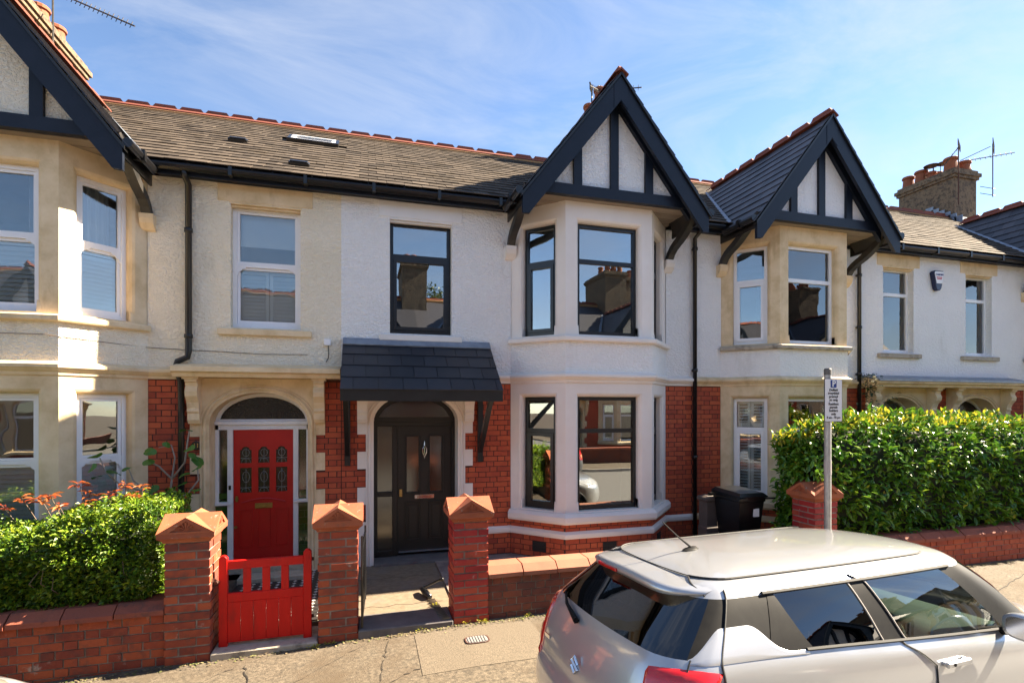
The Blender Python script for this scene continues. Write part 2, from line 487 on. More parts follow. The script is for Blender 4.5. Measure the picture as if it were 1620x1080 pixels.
TWIG = M('twig', [(.10, .07, .05), (.19, .14, .10)], .85, 12)
TWIGG = M('pale_branch', [(.26, .22, .18), (.38, .33, .28)], .8, 14)
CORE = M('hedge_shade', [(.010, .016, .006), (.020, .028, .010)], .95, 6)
# ------------------------------------------------------------------ the setting
D = 7.8                # wall plane of the terrace
FW = 5.55              # front face of the garden walls
KERBY = 4.05
def pave_z(x, y):
    z = 0.0
    if x < 1.0:
        z = .03 * max(x, -9.0) - .03
    return z - .012 * (FW - y)

g = MB().box(-260, 260, -260, 260, -1.0, -.62)
tag(g.build('ground', SOIL), kind='structure')

def sheet(name, x0, x1, y0, y1, nx, ny, zf, mat, thick=.12):
    mb = MB()
    mb.rows([[(x0 + (x1 - x0) * i / nx, y0 + (y1 - y0) * j / ny, zf(x0 + (x1 - x0) * i / nx, y0 + (y1 - y0) * j / ny)) for i in range(nx + 1)] for j in range(ny + 1)])
    mb.poly([(x0, y0, zf(x0, y0)), (x0, y0, zf(x0, y0) - thick), (x1, y0, zf(x1, y0) - thick), (x1, y0, zf(x1, y0))])
    return tag(mb.build(name, mat, fix=False), kind='structure')
road_z = lambda x, y: (-.10 + (.03 * (max(x, -9.0) - 1.0) if x < 1 else 0)) - .018 * abs(y - .1)
sheet('road', -60, 60, -3.8, KERBY - .12, 240, 8, lambda x, y: road_z(x, y) + .03, ROAD)
sheet('pavement', -60, 60, KERBY, FW + .06, 240, 6, pave_z, PAVE)
sheet('pavement_opposite', -60, 60, -5.7, -3.92, 120, 2, lambda x, y: pave_z(x, KERBY) - .02, PAVE)
kb = MB()
for i in range(66):
    x0 = -30 + i * .915
    za = pave_z(x0 + .45, KERBY)
    kb.box(x0 + .003, x0 + .912, KERBY - .125, KERBY - .004, za - .3, za + .004 + .002 * (i % 3))
tag(kb.build('kerb', KERB), kind='structure')
kb = MB()
for i in range(66):
    x0 = -30 + i * .915
    za = pave_z(x0 + .45, KERBY) - .02
    kb.box(x0 + .003, x0 + .912, -3.916, -3.795, za - .3, za + .004)
tag(kb.build('kerb_opposite', KERB), kind='structure')

# garden grounds and paths
GZ = .05
def slab(name, x0, x1, y0, y1, z, mat, th=.4):
    return tag(MB().box(x0, x1, y0, y1, z - th, z).build(name, mat), kind='structure')
slab('garden_soil', -12, -1.62, FW + .30, D + .5, .12, SOIL)
slab('tiled_path_bed', -1.62, -.49, FW + .38, D + .5, GZ - .01, GROUT)
slab('concrete_path', -.485, .98, FW + .40, D + .9, GZ, PATH)
slab('forecourt', .984, 5.5, FW + .28, D + .5, GZ + .02, FORE)
slab('garden_soil_right', 5.504, 40, FW + .30, D + .5, .10, SOIL)
# cracks in the concrete path: thin sunk joints
cr = MB()
for y, x0, x1 in ((6.62, -.45, .90), (7.15, -.45, .93), (6.15, -.40, .88)):
    n = 14
    P_ = [(x0 + (x1 - x0) * i / n, y + .02 * math.sin(i * 1.7 + y) + .01 * math.sin(i * 4.1), GZ + .0035) for i in range(n + 1)]
    cr.rows([P_, [(p[0], p[1] + .007, p[2]) for p in P_]])
tag(cr.build('path_joints', CAVITY, fix=False), kind='structure')

# dark diamond tiles with white dots between the red gate and the red door
tile_me = MB().box(-.5, .5, -.5, .5, -.5, .5).mesh('path_tile', TILEK)
dot_me = MB().box(-.5, .5, -.5, .5, -.5, .5).mesh('path_tile_dot', TILEW)
tiles, dots = [], []
pth = tag(MB().box(-1.615, -.495, FW + .385, D + .30, GZ - .009, GZ - .005).build('tiled_path', GROUT), kind='structure')
for i in range(11):
    for j in range(21):
        x, y = -1.56 + i * .1, FW + .45 + j * .1
        tiles.append(trs((x, y, GZ), None, (.094, .094, .02)))
        dots.append(trs((x + .05, y + .05, GZ + .002), Matrix.Rotation(rad(45), 3, 'Z').to_quaternion(), (.036, .036, .02)))
pieces(pth, 'tile', tile_me, tiles)
pieces(pth, 'dot_tile', dot_me, dots)

# a coarser relaid patch of the pavement, and hairline cracks
def draped(name, ps, mat, dz=.004):
    mb = MB(); mb.poly([(x, y, pave_z(x, y) + dz) for x, y in ps])
    return tag(mb.build(name, mat, fix=False), kind='structure')
mbp = MB()
mbp.rows([[(x, y, pave_z(x, y) + .004) for x in (.48, .75, 1.0, 1.4, 1.74)] for y in (4.62, 4.9, 5.2, 5.44)])
tag(mbp.build('pavement_patch', PATCH, fix=False), kind='structure')
rnd = random.Random(3)
ck = MB()
def crack(ps, w):
    a = [(x, y, pave_z(x, y) + .0065) for x, y in ps]
    ck.rows([a, [(p[0] + w * .6, p[1] + w, p[2]) for p in a]])
def wob(x0, y0, x1, y1, n=18, amp=.018):
    return [(x0 + (x1 - x0) * i / n + rnd.uniform(-amp, amp), y0 + (y1 - y0) * i / n + rnd.uniform(-amp, amp)) for i in range(n + 1)]
for q in ((-2.2, 4.4, -1.2, 5.3), (-.3, 4.3, .46, 4.75), (1.76, 4.5, 1.9, 5.4), (1.9, 4.9, 2.7, 5.3), (.0, 5.42, -1.0, 4.5), (7.5, 4.6, 9.5, 5.2), (-2.8, 4.72, -.1, 4.66), (1.95, 5.0, 2.05, 4.5), (-1.1, 5.35, -.9, 4.4), (.2, 5.4, .1, 4.5)):
    crack(wob(*q), .010)
tag(ck.build('pavement_cracks', CAVITY, fix=False), kind='structure')
# moss, grit and dead leaves gathered along the foot of the walls
mo = MB(); rnd = random.Random(5)
for k in range(2600):
    x = rnd.uniform(-4.6, 9.5)
    y = FW - abs(rnd.gauss(0, .05)) - .005
    if 0.9 > x > -.08 or -.46 > x > -1.45:
        y += .0
    z = pave_z(x, y) + .004; r = rnd.uniform(.004, .014)
    a = rnd.uniform(0, 6.3)
    mo.poly([(x + r * math.cos(a + t), y + r * math.sin(a + t), z + rnd.uniform(0, .008)) for t in (0, 1.7, 3.1, 4.6)])
GRIT = M('grit', [(.05, .04, .03), (.14, .10, .05), (.10, .13, .03), (.30, .22, .12)], .95, 20, piece=.8)
tag(mo.build('wall_foot_grit', GRIT, fix=False), 'loose grit, moss and crumbled leaf along the foot of the garden walls', 'grit', kind='stuff')
# ------------------------------------------------------------------ terraced houses
HW = 5.82                       # width of one house
ZS0, ZS1 = 2.75, 2.87           # string course
EAV_Y, EAV_Z, RID_Y, RID_Z = 7.50, 5.50, 11.30, 8.00
PITCH = (RID_Z - EAV_Z) / (RID_Y - EAV_Y)
GAP_Z, GEA_Z, GHALF, GFD = 7.22, 5.36, 1.47, -1.02     # gable apex, eave height, half span, front plane

brick_me = unitbox('brick', BRICK)
bricko_me = unitbox('brick', BRICKO)
brickp_me = unitbox('brick', BRICKP)
brickd_me = unitbox('brick', BRICKD)
def slate_mesh(mat):
    mb = MB()
    w, l = .122, .135
    i = mb.pts([(-w, -.021, -l), (w, -.021, -l), (w, -.010, -l), (-w, -.010, -l), (-w, -.004, l), (w, -.004, l), (w, .002, l), (-w, .002, l)])
    for q in ((0, 3, 2, 1), (4, 5, 6, 7), (0, 1, 5, 4), (1, 2, 6, 5), (2, 3, 7, 6), (3, 0, 4, 7)):
        mb.face([i[k] for k in q])
    return mb.mesh('slate', mat)
slate_me = slate_mesh(SLATE)
slate_shade_me = slate_mesh(SLATE_SHADE)
def ridge_mesh(mat):
    mb = MB()
    L, w, h, t = .223, .115, .085, .018
    mb.prism([(-L, -w, -h), (-L, 0, 0), (-L, w, -h), (-L, w, -h - t), (-L, 0, -t - .012), (-L, -w, -h - t)], (2 * L, 0, 0))
    mb.prism([(-L + .012, -.02, -.015), (-L + .06, -.02, .045), (L - .06, -.02, .045), (L - .012, -.02, -.015)], (0, .04, 0))
    return mb.mesh('ridge_tile', mat)
ridge_me = ridge_mesh(RIDGE)
plank_me = MB().box(-.5, .5, -.5, .5, -.5, .5).mesh('soffit_board', SOFFIT)

class House:
    pass

def face_frame(h, p, q):
    """frame on the wall segment p-q of the house plan: s along it, d inwards"""
    tx, ty = q[0] - p[0], q[1] - p[1]
    L = math.hypot(tx, ty); tx /= L; ty /= L
    fr = lambda s, d, z: h.W(p[0] + s * tx - d * ty, p[1] + s * ty + d * tx, z)
    a = Vector(h.W(p[0] - ty, p[1] + tx, 0)) - Vector(h.W(p[0], p[1], 0))
    return fr, math.atan2(-a.x, a.y), L

def panel(mb, s0, s1, z0, z1, holes=(), d=0.0, depth=.16, ch=.0):
    """flat wall sheet with rectangular openings, chamfered edges and reveals"""
    big = [(a - ch, b + ch, c - ch * .0, e + ch) for a, b, c, e in holes]
    S = sorted({s0, s1, *[v for q in big for v in q[:2]]})
    Z = sorted({z0, z1, *[v for q in big for v in q[2:]]})
    for i in range(len(S) - 1):
        for j in range(len(Z) - 1):
            cs, cz = (S[i] + S[i + 1]) / 2, (Z[j] + Z[j + 1]) / 2
            if any(q[0] < cs < q[1] and q[2] < cz < q[3] for q in big):
                continue
            mb.poly([(S[i], d, Z[j]), (S[i + 1], d, Z[j]), (S[i + 1], d, Z[j + 1]), (S[i], d, Z[j + 1])])
    for (a, b, c, e), g_ in zip(holes, big):
        r0 = [(g_[0], d, g_[2]), (g_[1], d, g_[2]), (g_[1], d, g_[3]), (g_[0], d, g_[3])]
        rs = [r0]
        if ch:
            rs.append([(a - ch * .45, d + ch * .3, c), (b + ch * .45, d + ch * .3, c), (b + ch * .45, d + ch * .3, e + ch * .45), (a - ch * .45, d + ch * .3, e + ch * .45)])
        rs.append([(a, d + ch, c), (b, d + ch, c), (b, d + ch, e), (a, d + ch, e)])
        rs.append([(a, d + depth, c), (b, d + depth, c), (b, d + depth, e), (a, d + depth, e)])
        mb.rows(rs, closed=True)

def sweep(h, name, path, prof, mat, parent):
    """moulding of profile (out, z) run along a plan path with mitred corners"""
    n = len(path)
    offs = []
    for k in range(n):
        def nrm(a, b):
            tx, ty = b[0] - a[0], b[1] - a[1]; L = math.hypot(tx, ty)
            return (ty / L, -tx / L)
        if k == 0: m = nrm(path[0], path[1])
        elif k == n - 1: m = nrm(path[-2], path[-1])
        else:
            a, b = nrm(path[k - 1], path[k]), nrm(path[k], path[k + 1])
            m = (a[0] + b[0], a[1] + b[1]); L2 = m[0] ** 2 + m[1] ** 2
            m = (2 * m[0] / L2, 2 * m[1] / L2)
        offs.append(m)
    mb = MB(lambda s, d, z: h.W(s, d, z))
    R_ = [[(path[k][0] + offs[k][0] * o, path[k][1] + offs[k][1] * o, z) for o, z in prof] for k in range(n)]
    I = mb.rows(R_, closed=True)
    mb.face(I[0]); mb.face(I[-1][::-1])
    return mb.build(name, mat, parent)

def brick_list(fr, ang, s0, s1, z0, z1, avoid=(), rnd=random.Random(1), course=.08):
    q = Matrix.Rotation(ang, 3, 'Z').to_quaternion()
    out = []
    for k in range(int(z0 / course) - 1, int(z1 / course) + 1):
        za, zb = max(z0, k * course + .005), min(z1, (k + 1) * course - .005)
        if zb - za < .025:
            continue
        zc = (za + zb) / 2
        iv = [(s0, s1)]
        for a, b, c, e in avoid:
            if c < zc < e:
                nv = []
                for x, y in iv:
                    if b <= x or a >= y: nv.append((x, y)); continue
                    if a > x: nv.append((x, a))
                    if b < y: nv.append((b, y))
                iv = nv
        for x, y in iv:
            s = x - (.165 if k % 2 else 0)
            st = True
            while s < y:
                L = .218 if st else .104
                a, b = max(s, x) + .002, min(s + L, y) - .002
                if b - a > .03:
                    out.append(trs(fr((a + b) / 2, rnd.uniform(-.0025, .0025), zc), q, (b - a, .05, zb - za)))
                s += L + .01
                st = not st
    return out

def window(h, parent, fr, s0, s1, z0, z1, zt, rec, kind, fm, gm):
    """frame > pane; kind: 'tilt' (dark, fixed light over light), 'opener' (with opening lower sash), 'sash' (horned)"""
    mb = MB(fr)
    fw = .055 if kind != 'sash' else .05
    d0, d1 = rec, rec + .07
    e = .002
    mb.box(s0 + e, s0 + fw, d0, d1, z0 + e, z1 - e); mb.box(s1 - fw, s1 - e, d0, d1, z0 + e, z1 - e)
    mb.box(s0 + fw, s1 - fw, d0, d1, z0 + e, z0 + fw + .01); mb.box(s0 + fw, s1 - fw, d0, d1, z1 - fw, z1 - e)
    lights = []
    a, b = s0 + fw, s1 - fw
    if kind == 'sash':
        mb.box(a, b, d0 + .012, d1 + .01, zt - .022, zt + .022)
        for x0, x1, za, zb, dd in ((a, b, zt + .022, z1 - fw, .018), (a, b, z0 + fw + .01, zt - .022, .038)):
            w = .038
            mb.box(x0 + e, x0 + w, d0 + dd, d0 + dd + .04, za, zb); mb.box(x1 - w, x1 - e, d0 + dd, d0 + dd + .04, za, zb)
            mb.box(x0 + w, x1 - w, d0 + dd, d0 + dd + .04, zb - w + e, zb - e)
            mb.box(x0 + w, x1 - w, d0 + dd, d0 + dd + .04, za + e, za + w * (1.5 if dd > .02 else .8))
            lights.append((x0 + w - .005, x1 - w + .005, za + w - .01, zb - w + .005, d0 + dd + .02))
        # shaped horns hanging below the meeting rail
        for x, g_ in ((a, 1), (b, -1)):
            pr = [(0, -.022), (.115, -.022), (.10, -.045), (.082, -.05), (.07, -.045), (.052, -.075), (.03, -.085), (.012, -.13), (0, -.14)]
            ps = [(x + g_ * u, d0 + .014, zt + v) for u, v in pr]
            mb.prism(ps, (0, .022, 0))
    else:
        mb.box(a, b, d0 + .003, d1 - .003, zt - .032, zt + .032)
        lights.append((a, b, zt + .032, z1 - fw, d0 + .03))
        if kind == 'opener':
            w = .05
            za, zb = z0 + fw + .012, zt - .034
            mb.box(a + e, a + w, d0 - .015, d0 + .05, za, zb); mb.box(b - w, b - e, d0 - .015, d0 + .05, za, zb)
            mb.box(a + w, b - w, d0 - .015, d0 + .05, za, za + w); mb.box(a + w, b - w, d0 - .015, d0 + .05, zb - w, zb)
            lights.append((a + w, b - w, za + w, zb - w, d0 + .02))
        else:
            lights.append((a, b, z0 + fw + .01, zt - .032, d0 + .03))
    w_ = mb.build('window', fm, parent)
    for x0, x1, za, zb, dd in lights:
        MB(fr).box(x0, x1, dd, dd + .005, za, zb).build('pane', gm, w_)
    return w_

def shutters(h, parent, fr, s0, s1, z0, z1, d, n=2, open_=.6, mat=None):
    mb = MB(fr)
    w = (s1 - s0) / n
    for k in range(n):
        a, b = s0 + k * w + .004, s0 + (k + 1) * w - .004
        mb.box(a, a + .045, d, d + .025, z0, z1); mb.box(b - .045, b, d, d + .025, z0, z1)
        mb.box(a + .045, b - .045, d, d + .025, z0, z0 + .07); mb.box(a + .045, b - .045, d, d + .025, z1 - .07, z1)
        z = z0 + .085
        while z < z1 - .09:
            dz = .024 * (1 - open_)
            dy = .028
            mb.prism([(a + .046, d - dy * .3, z - dz), (a + .046, d + dy, z + .03 * (1 - open_) + .012), (a + .046, d + dy, z + .03 * (1 - open_) + .018), (a + .046, d - dy * .3, z - dz + .008)], (b - a - .092, 0, 0))
            z += .052
    return mb.build('shutter', mat or SHUT, parent)

def corbel(mb, s0, s1, d0, z0, z1, out):
    """scrolled stone bracket under the door hood"""
    pr = [(0, z1), (out, z1), (out, z1 - .07), (out * .86, z1 - .085), (out * .80, z1 - .13), (out * .95, z1 - .20), (out * .9, z1 - .26), (out * .62, z1 - .34),
          (out * .50, z1 - .42), (out * .55, z1 - .46), (out * .45, z1 - .49), (out * .45, z0 + .05), (out * .3, z0), (0, z0)]
    mb.prism([(s0, d0 - o, z) for o, z in pr], (s1 - s0, 0, 0))
    mb.box(s0 - .025, s1 + .025, d0 - out - .02, d0, z1 - .04, z1 + .002)

def gable(h, parent, b0, simple=False):
    c = b0 + 1.38
    W = h.W
    al = math.atan2(GAP_Z - GEA_Z, GHALF)
    ca, sa = math.cos(al), math.sin(al)
    wall = MB(W)
    yw = GFD + .24
    wall.poly([(c - 1.34, yw, 5.44), (c + 1.34, yw, 5.44), (c, yw, 5.44 + 1.34 * sa / ca)])
    gw = wall.build('gable', h.gmat, parent, fix=False)
    # barge boards, inner boards under the verge, tie beam and studs
    for sgn in (-1, 1):
        def off(x, z, n):       # n: distance measured inwards (down) from the roof line
            return (c + sgn * x, z - n / ca)
        for nm, y0, y1, n0, n1, xe in (('barge_board', GFD, GFD + .055, .03, .255, GHALF + .02), ('inner_board', yw - .07, yw - .004, .09, .215, GHALF - .2)):
            top = (0.004, GAP_Z)
            ze = GAP_Z - xe * sa / ca
            ps = [off(0.004, GAP_Z, n0), off(xe, ze, n0), off(xe, ze, n1), off(0.004, GAP_Z, n1)]
            if nm == 'barge_board':
                ps = [off(0.004, GAP_Z, n0), off(xe, ze, n0), (c + sgn * xe, ze - .30), (c + sgn * (xe - .10), ze - .31 + .02), off(xe - .16, GAP_Z - (xe - .16) * sa / ca, n1), off(0.004, GAP_Z, n1)]
            b = MB(W); b.prism([(p[0], y0, p[1]) for p in ps], (0, y1 - y0, 0))
            b.build(nm, h.barge, gw)
        sv = MB(W)
        ps = [off(0.01, GAP_Z, .055), off(GHALF, GAP_Z - GHALF * sa / ca, .055), off(GHALF, GAP_Z - GHALF * sa / ca, .085), off(0.01, GAP_Z, .085)]
        sv.prism([(p[0], GFD + .056, p[1]) for p in ps], (0, .76, 0))
        sv.build('verge_soffit', BLACKW, gw)
        vt = MB(W)
        ps = [off(0.006, GAP_Z, .0), off(GHALF + .05, GAP_Z - (GHALF + .05) * sa / ca, .0), off(GHALF + .05, GAP_Z - (GHALF + .05) * sa / ca, .028), off(0.006, GAP_Z, .028)]
        vt.prism([(p[0], GFD - .03, p[1]) for p in ps], (0, .09, 0))
        vt.build('verge_trim', BLACK, gw)
    cp = MB(W).prism([(c - .11, GFD - .006, GAP_Z - .19), (c, GFD - .006, GAP_Z - .05), (c + .11, GFD - .006, GAP_Z - .19), (c + .11, GFD - .006, GAP_Z - .52), (c, GFD - .006, GAP_Z - .395), (c - .11, GFD - .006, GAP_Z - .52)], (0, .005, 0))
    cp.build('apex_board', h.barge, gw)
    tb = MB(W).box(c - 1.30, c + 1.30, yw - .09, yw - .003, 5.43, 5.585)
    tb.build('tie_beam', h.beam, gw)
    for x in (-.59, 0, .58):
        zt = 5.585 + (1.22 - abs(x)) * sa / ca - .02
        hw_ = .065
        st = MB(W)
        zt0 = GAP_Z - .17 / ca - (abs(x) + hw_) * sa / ca
        zt1 = GAP_Z - .17 / ca - (max(abs(x) - hw_, 0)) * sa / ca
        st.prism([(c + x - hw_, yw - .05, 5.586), (c + x + hw_, yw - .05, 5.586), (c + x + hw_, yw - .05, zt0 if x >= 0 else zt1), (c + x, yw - .05, zt1 if x == 0 else (zt0 + zt1) / 2), (c + x - hw_, yw - .05, zt0 if x <= 0 else zt1)], (0, .047, 0))
        st.build('stud', h.beam, gw)
    if not simple:
        for k in range(9):
            y = yw + .05 + k * .098
            add('soffit_board', plank_me, gw, trs(W(c, y, 5.435 + (k % 2) * .003), None, (2.72, .092, .02)))
    else:
        MB(W).box(c - 1.36, c + 1.36, yw, 0, 5.42, 5.44).build('soffit', BLACKW, gw)
    # curved timber brackets on stone corbels
    for sgn in (-1, 1):
        x = c + sgn * 1.40
        br = MB(W)
        pr = []
        n = 10
        for k in range(n + 1):
            t = k / n
            y = -.03 - .93 * (t ** 1.12)
            z = 4.86 + .62 * t ** .8 + .03 * math.sin(t * 9) * (1 - t)
            pr.append((y, z))
        outer = [(y - .075 * (1 - .3 * k / n), z - .035 - .05 * math.sin(math.pi * k / n)) for k, (y, z) in enumerate(pr)]
        br.rows([[(x - .055, p[0], p[1]) for p in pr], [(x + .055, p[0], p[1]) for p in pr], [(x + .055, p[0], p[1]) for p in outer], [(x - .055, p[0], p[1]) for p in outer], [(x - .055, p[0], p[1]) for p in pr]])
        br.poly([(x - .055, *pr[0]), (x + .055, *pr[0]), (x + .055, *outer[0]), (x - .055, *outer[0])])
        br.build('bracket', BLACKW, gw)
        cb = MB(W)
        cb.prism([(x - .08, 0, 4.86), (x - .08, -.13, 4.86), (x - .08, -.13, 4.80), (x - .08, -.11, 4.74), (x - .08, -.05, 4.67), (x - .08, 0, 4.65)], (.16, 0, 0))
        cb.build('bracket_corbel', h.stone1, gw)
        # side gutter of the gable roof
        gt = MB(W).tube([(c + sgn * (GHALF + .07), GFD + .0, GEA_Z - .01), (c + sgn * (GHALF + .07), -.30, GEA_Z + .0)], .055, 8)
        gt.box(c + sgn * (GHALF + .07) - .062, c + sgn * (GHALF + .07) + .062, GFD + .3, GFD + .36, GEA_Z - .07, GEA_Z + .055)
        gt.build('gutter', BPVC, gw)
        fb = MB(W).box(c + sgn * (GHALF - .02) - .012, c + sgn * (GHALF - .02) + .012, GFD + .06, -.1, GEA_Z - .14, GEA_Z + .03)
        fb.build('eave_board', BLACK, gw)
    # roof slopes: underlay, slates, ridge
    yb = RID_Y - D - (RID_Z - GAP_Z) / PITCH + .02
    ye = (GEA_Z - EAV_Z) / PITCH + EAV_Y - D
    ru = MB(W)
    for sgn in (-1, 1):
        ru.poly([(c, GFD, GAP_Z - .005), (c + sgn * (GHALF + .05), GFD, GEA_Z - .07), (c + sgn * (GHALF + .05), ye + .05, GEA_Z - .07), (c, yb, GAP_Z - .005)])
        vl = MB(W)
        e0 = Vector((c + sgn * (GHALF + .02), EAV_Y - D - .0, EAV_Z - .02)); e1 = Vector((c, yb, GAP_Z))
        vl.rows([[tuple(e0 + Vector((sgn * .10, 0, .035))), tuple(e1 + Vector((sgn * .06, 0, .035)))], [tuple(e0 + Vector((0, .0, .03))), tuple(e1 + Vector((0, 0, .03)))], [tuple(e0 + Vector((-sgn * .02, -.10, .03))), tuple(e1 + Vector((0, -.08, .03)))]])
        vl.build('valley_lead', LEAD, gw, fix=False)
    ru.build('roof_slope', UNDER if not simple else SLATE_SHADE, gw, fix=False)
    sl_, rd = [], []
    if not simple:
        L = math.hypot(GHALF + .05, GAP_Z - GEA_Z + .06)
        rnd = random.Random(int(h.x0 * 10) + 5)
        for sgn in (-1, 1):
            e0 = Vector(W(c, 0, 0))
            ux = Vector(W(c + 1, 0, 0)) - e0            # +-X in the world
            up = (ux * (-sgn) * ca + Vector((0, 0, sa))).normalized()
            ny = (ux * (-sgn) * sa - Vector((0, 0, ca))).normalized()      # inwards
            ex = Vector((0, 1, 0)) * (1 if ny.cross(up).y > 0 else -1)
            k, r = 0, .10
            while r < L - .05:
                x = GHALF + .05 - r * ca
                z = GEA_Z - .055 + r * sa
                ym = (max(z, 5.4) - EAV_Z) / PITCH + EAV_Y - D + .10
                y = GFD + .108 - (.186 if k % 2 else 0)
                while y < ym:
                    half = y < GFD
                    if half: y = GFD + .046
                    p = Vector(W(c + sgn * x, y, z)) - ny * (.006 + rnd.uniform(0, .003))
                    mm = Matrix((ex, ny, up)).transposed().to_4x4()
                    mm.translation = p
                    if half: mm = mm @ Matrix.Diagonal((.49, 1, 1, 1)); y -= .062
                    sl_.append(mm)
                    y += .248
                r += .214; k += 1
    y = GFD + .20
    while y < yb:
        rd.append(trs(W(c, y, GAP_Z + .075), Matrix.Rotation(rad(90), 3, 'Z').to_quaternion()))
        y += .452
    if simple:
        rd = rd[:]
    for q in rd:
        add('ridge_tile', ridge_me, gw, q)
    return gw, sl_

def chimney(h, parent, s, y0, y1, zt, pots, hw=.46):
    W = h.W
    c = MB(W)
    c.box(s - hw, s + hw, y0, y1, 7.2, zt - .22)
    c.box(s - hw - .05, s + hw + .05, y0 - .05, y1 + .05, zt - .22, zt - .14)
    c.box(s - hw - .09, s + hw + .09, y0 - .09, y1 + .09, zt - .14, zt - .04)
    c.box(s - hw - .03, s + hw + .03, y0 - .03, y1 + .03, zt - .04, zt + .05)
    o = c.build('chimney', STACK, parent)
    f = MB(W).box(s - hw - .05, s + hw + .05, y0 - .07, y1 + .05, 7.25, 7.38 + .35)
    for (ps, py, ph, pr) in pots:
        b = W(ps, py, zt + .04)
        MB().lathe(b, [(pr * 1.12, 0), (pr * 1.12, .05), (pr, .07), (pr * .86, ph - .09), (pr * 1.08, ph - .07), (pr * 1.08, ph - .02), (pr * .98, ph), (pr * .8, ph), (pr * .76, ph - .12)], 14).build('chimney_pot', POT, o, smooth=False)
    return o

def main_roof(h, parent, b0, simple=False, hole=()):
    W = h.W
    c = b0 + 1.38
    ud = MB(W)
    y0, y1 = EAV_Y - D, RID_Y - D
    ud.poly([(0, y0, EAV_Z - .03), (HW, y0, EAV_Z - .03), (HW, y1, RID_Z - .03), (0, y1, RID_Z - .03)])
    yb = 2 * y1 - y0
    ud.poly([(0, y1, RID_Z - .03), (HW, y1, RID_Z - .03), (HW, yb, EAV_Z - .03), (0, yb, EAV_Z - .03)])
    rf = ud.build('roof', UNDER if not simple else SLATE_SHADE, parent, fix=False)
    bd = MB(W).prism([(0.0, y1 - .19, RID_Z - .055), (0.0, y1, RID_Z + .05), (0.0, y1 + .19, RID_Z - .055), (0.0, y1 + .19, RID_Z - .14), (0, y1 - .19, RID_Z - .14)], (HW, 0, 0))
    bd.build('ridge_bedding', BEDDING, rf)
    n = 13 if simple else 13
    for k in range(n):
        add('ridge_tile', ridge_me, rf, trs(W((k + .5) * HW / n, y1, RID_Z + .10)))
    out = []
    if not simple:
        al = math.atan(PITCH)
        up = Vector((0, math.cos(al), math.sin(al))); ny = Vector((0, math.sin(al), -math.cos(al)))
        mm0 = Matrix((Vector((1, 0, 0)), ny, up)).transposed().to_4x4()
        L = math.hypot(RID_Y - EAV_Y, RID_Z - EAV_Z)
        rnd = random.Random(int(h.x0 * 7) + 3)
        r, k = .11, 0
        while r < L - .08:
            s = .125 if k % 2 else .0
            while s < HW + .01:
                y, z = y0 + r * up.y, EAV_Z + r * up.z
                gz = GAP_Z - abs(s - c) * (GAP_Z - GEA_Z) / GHALF
                if not (gz - z > .13) and not any(a < s < b and e < r < f for a, b, e, f in hole):
                    m_ = mm0.copy()
                    m_ = m_ @ Matrix.Rotation(rnd.uniform(-.012, .012), 4, 'Y')
                    m_.translation = Vector(W(min(max(s, .06), HW - .06), y, z)) - ny * (.012 + rnd.uniform(-.001, .004))
                    out.append(m_)
                s += .2495
            r += .214; k += 1
    return rf, out

def text_part(parent, name, txt, size, mat, loc, bold=0.0, ext=.0015, rotz=0):
    me = text_mesh(name, txt, size, mat, bold, ext)
    return add(name, me, parent, Matrix.Translation(Vector(loc)) @ Matrix.Rotation(rotz, 4, 'Z') @ FACE_S)

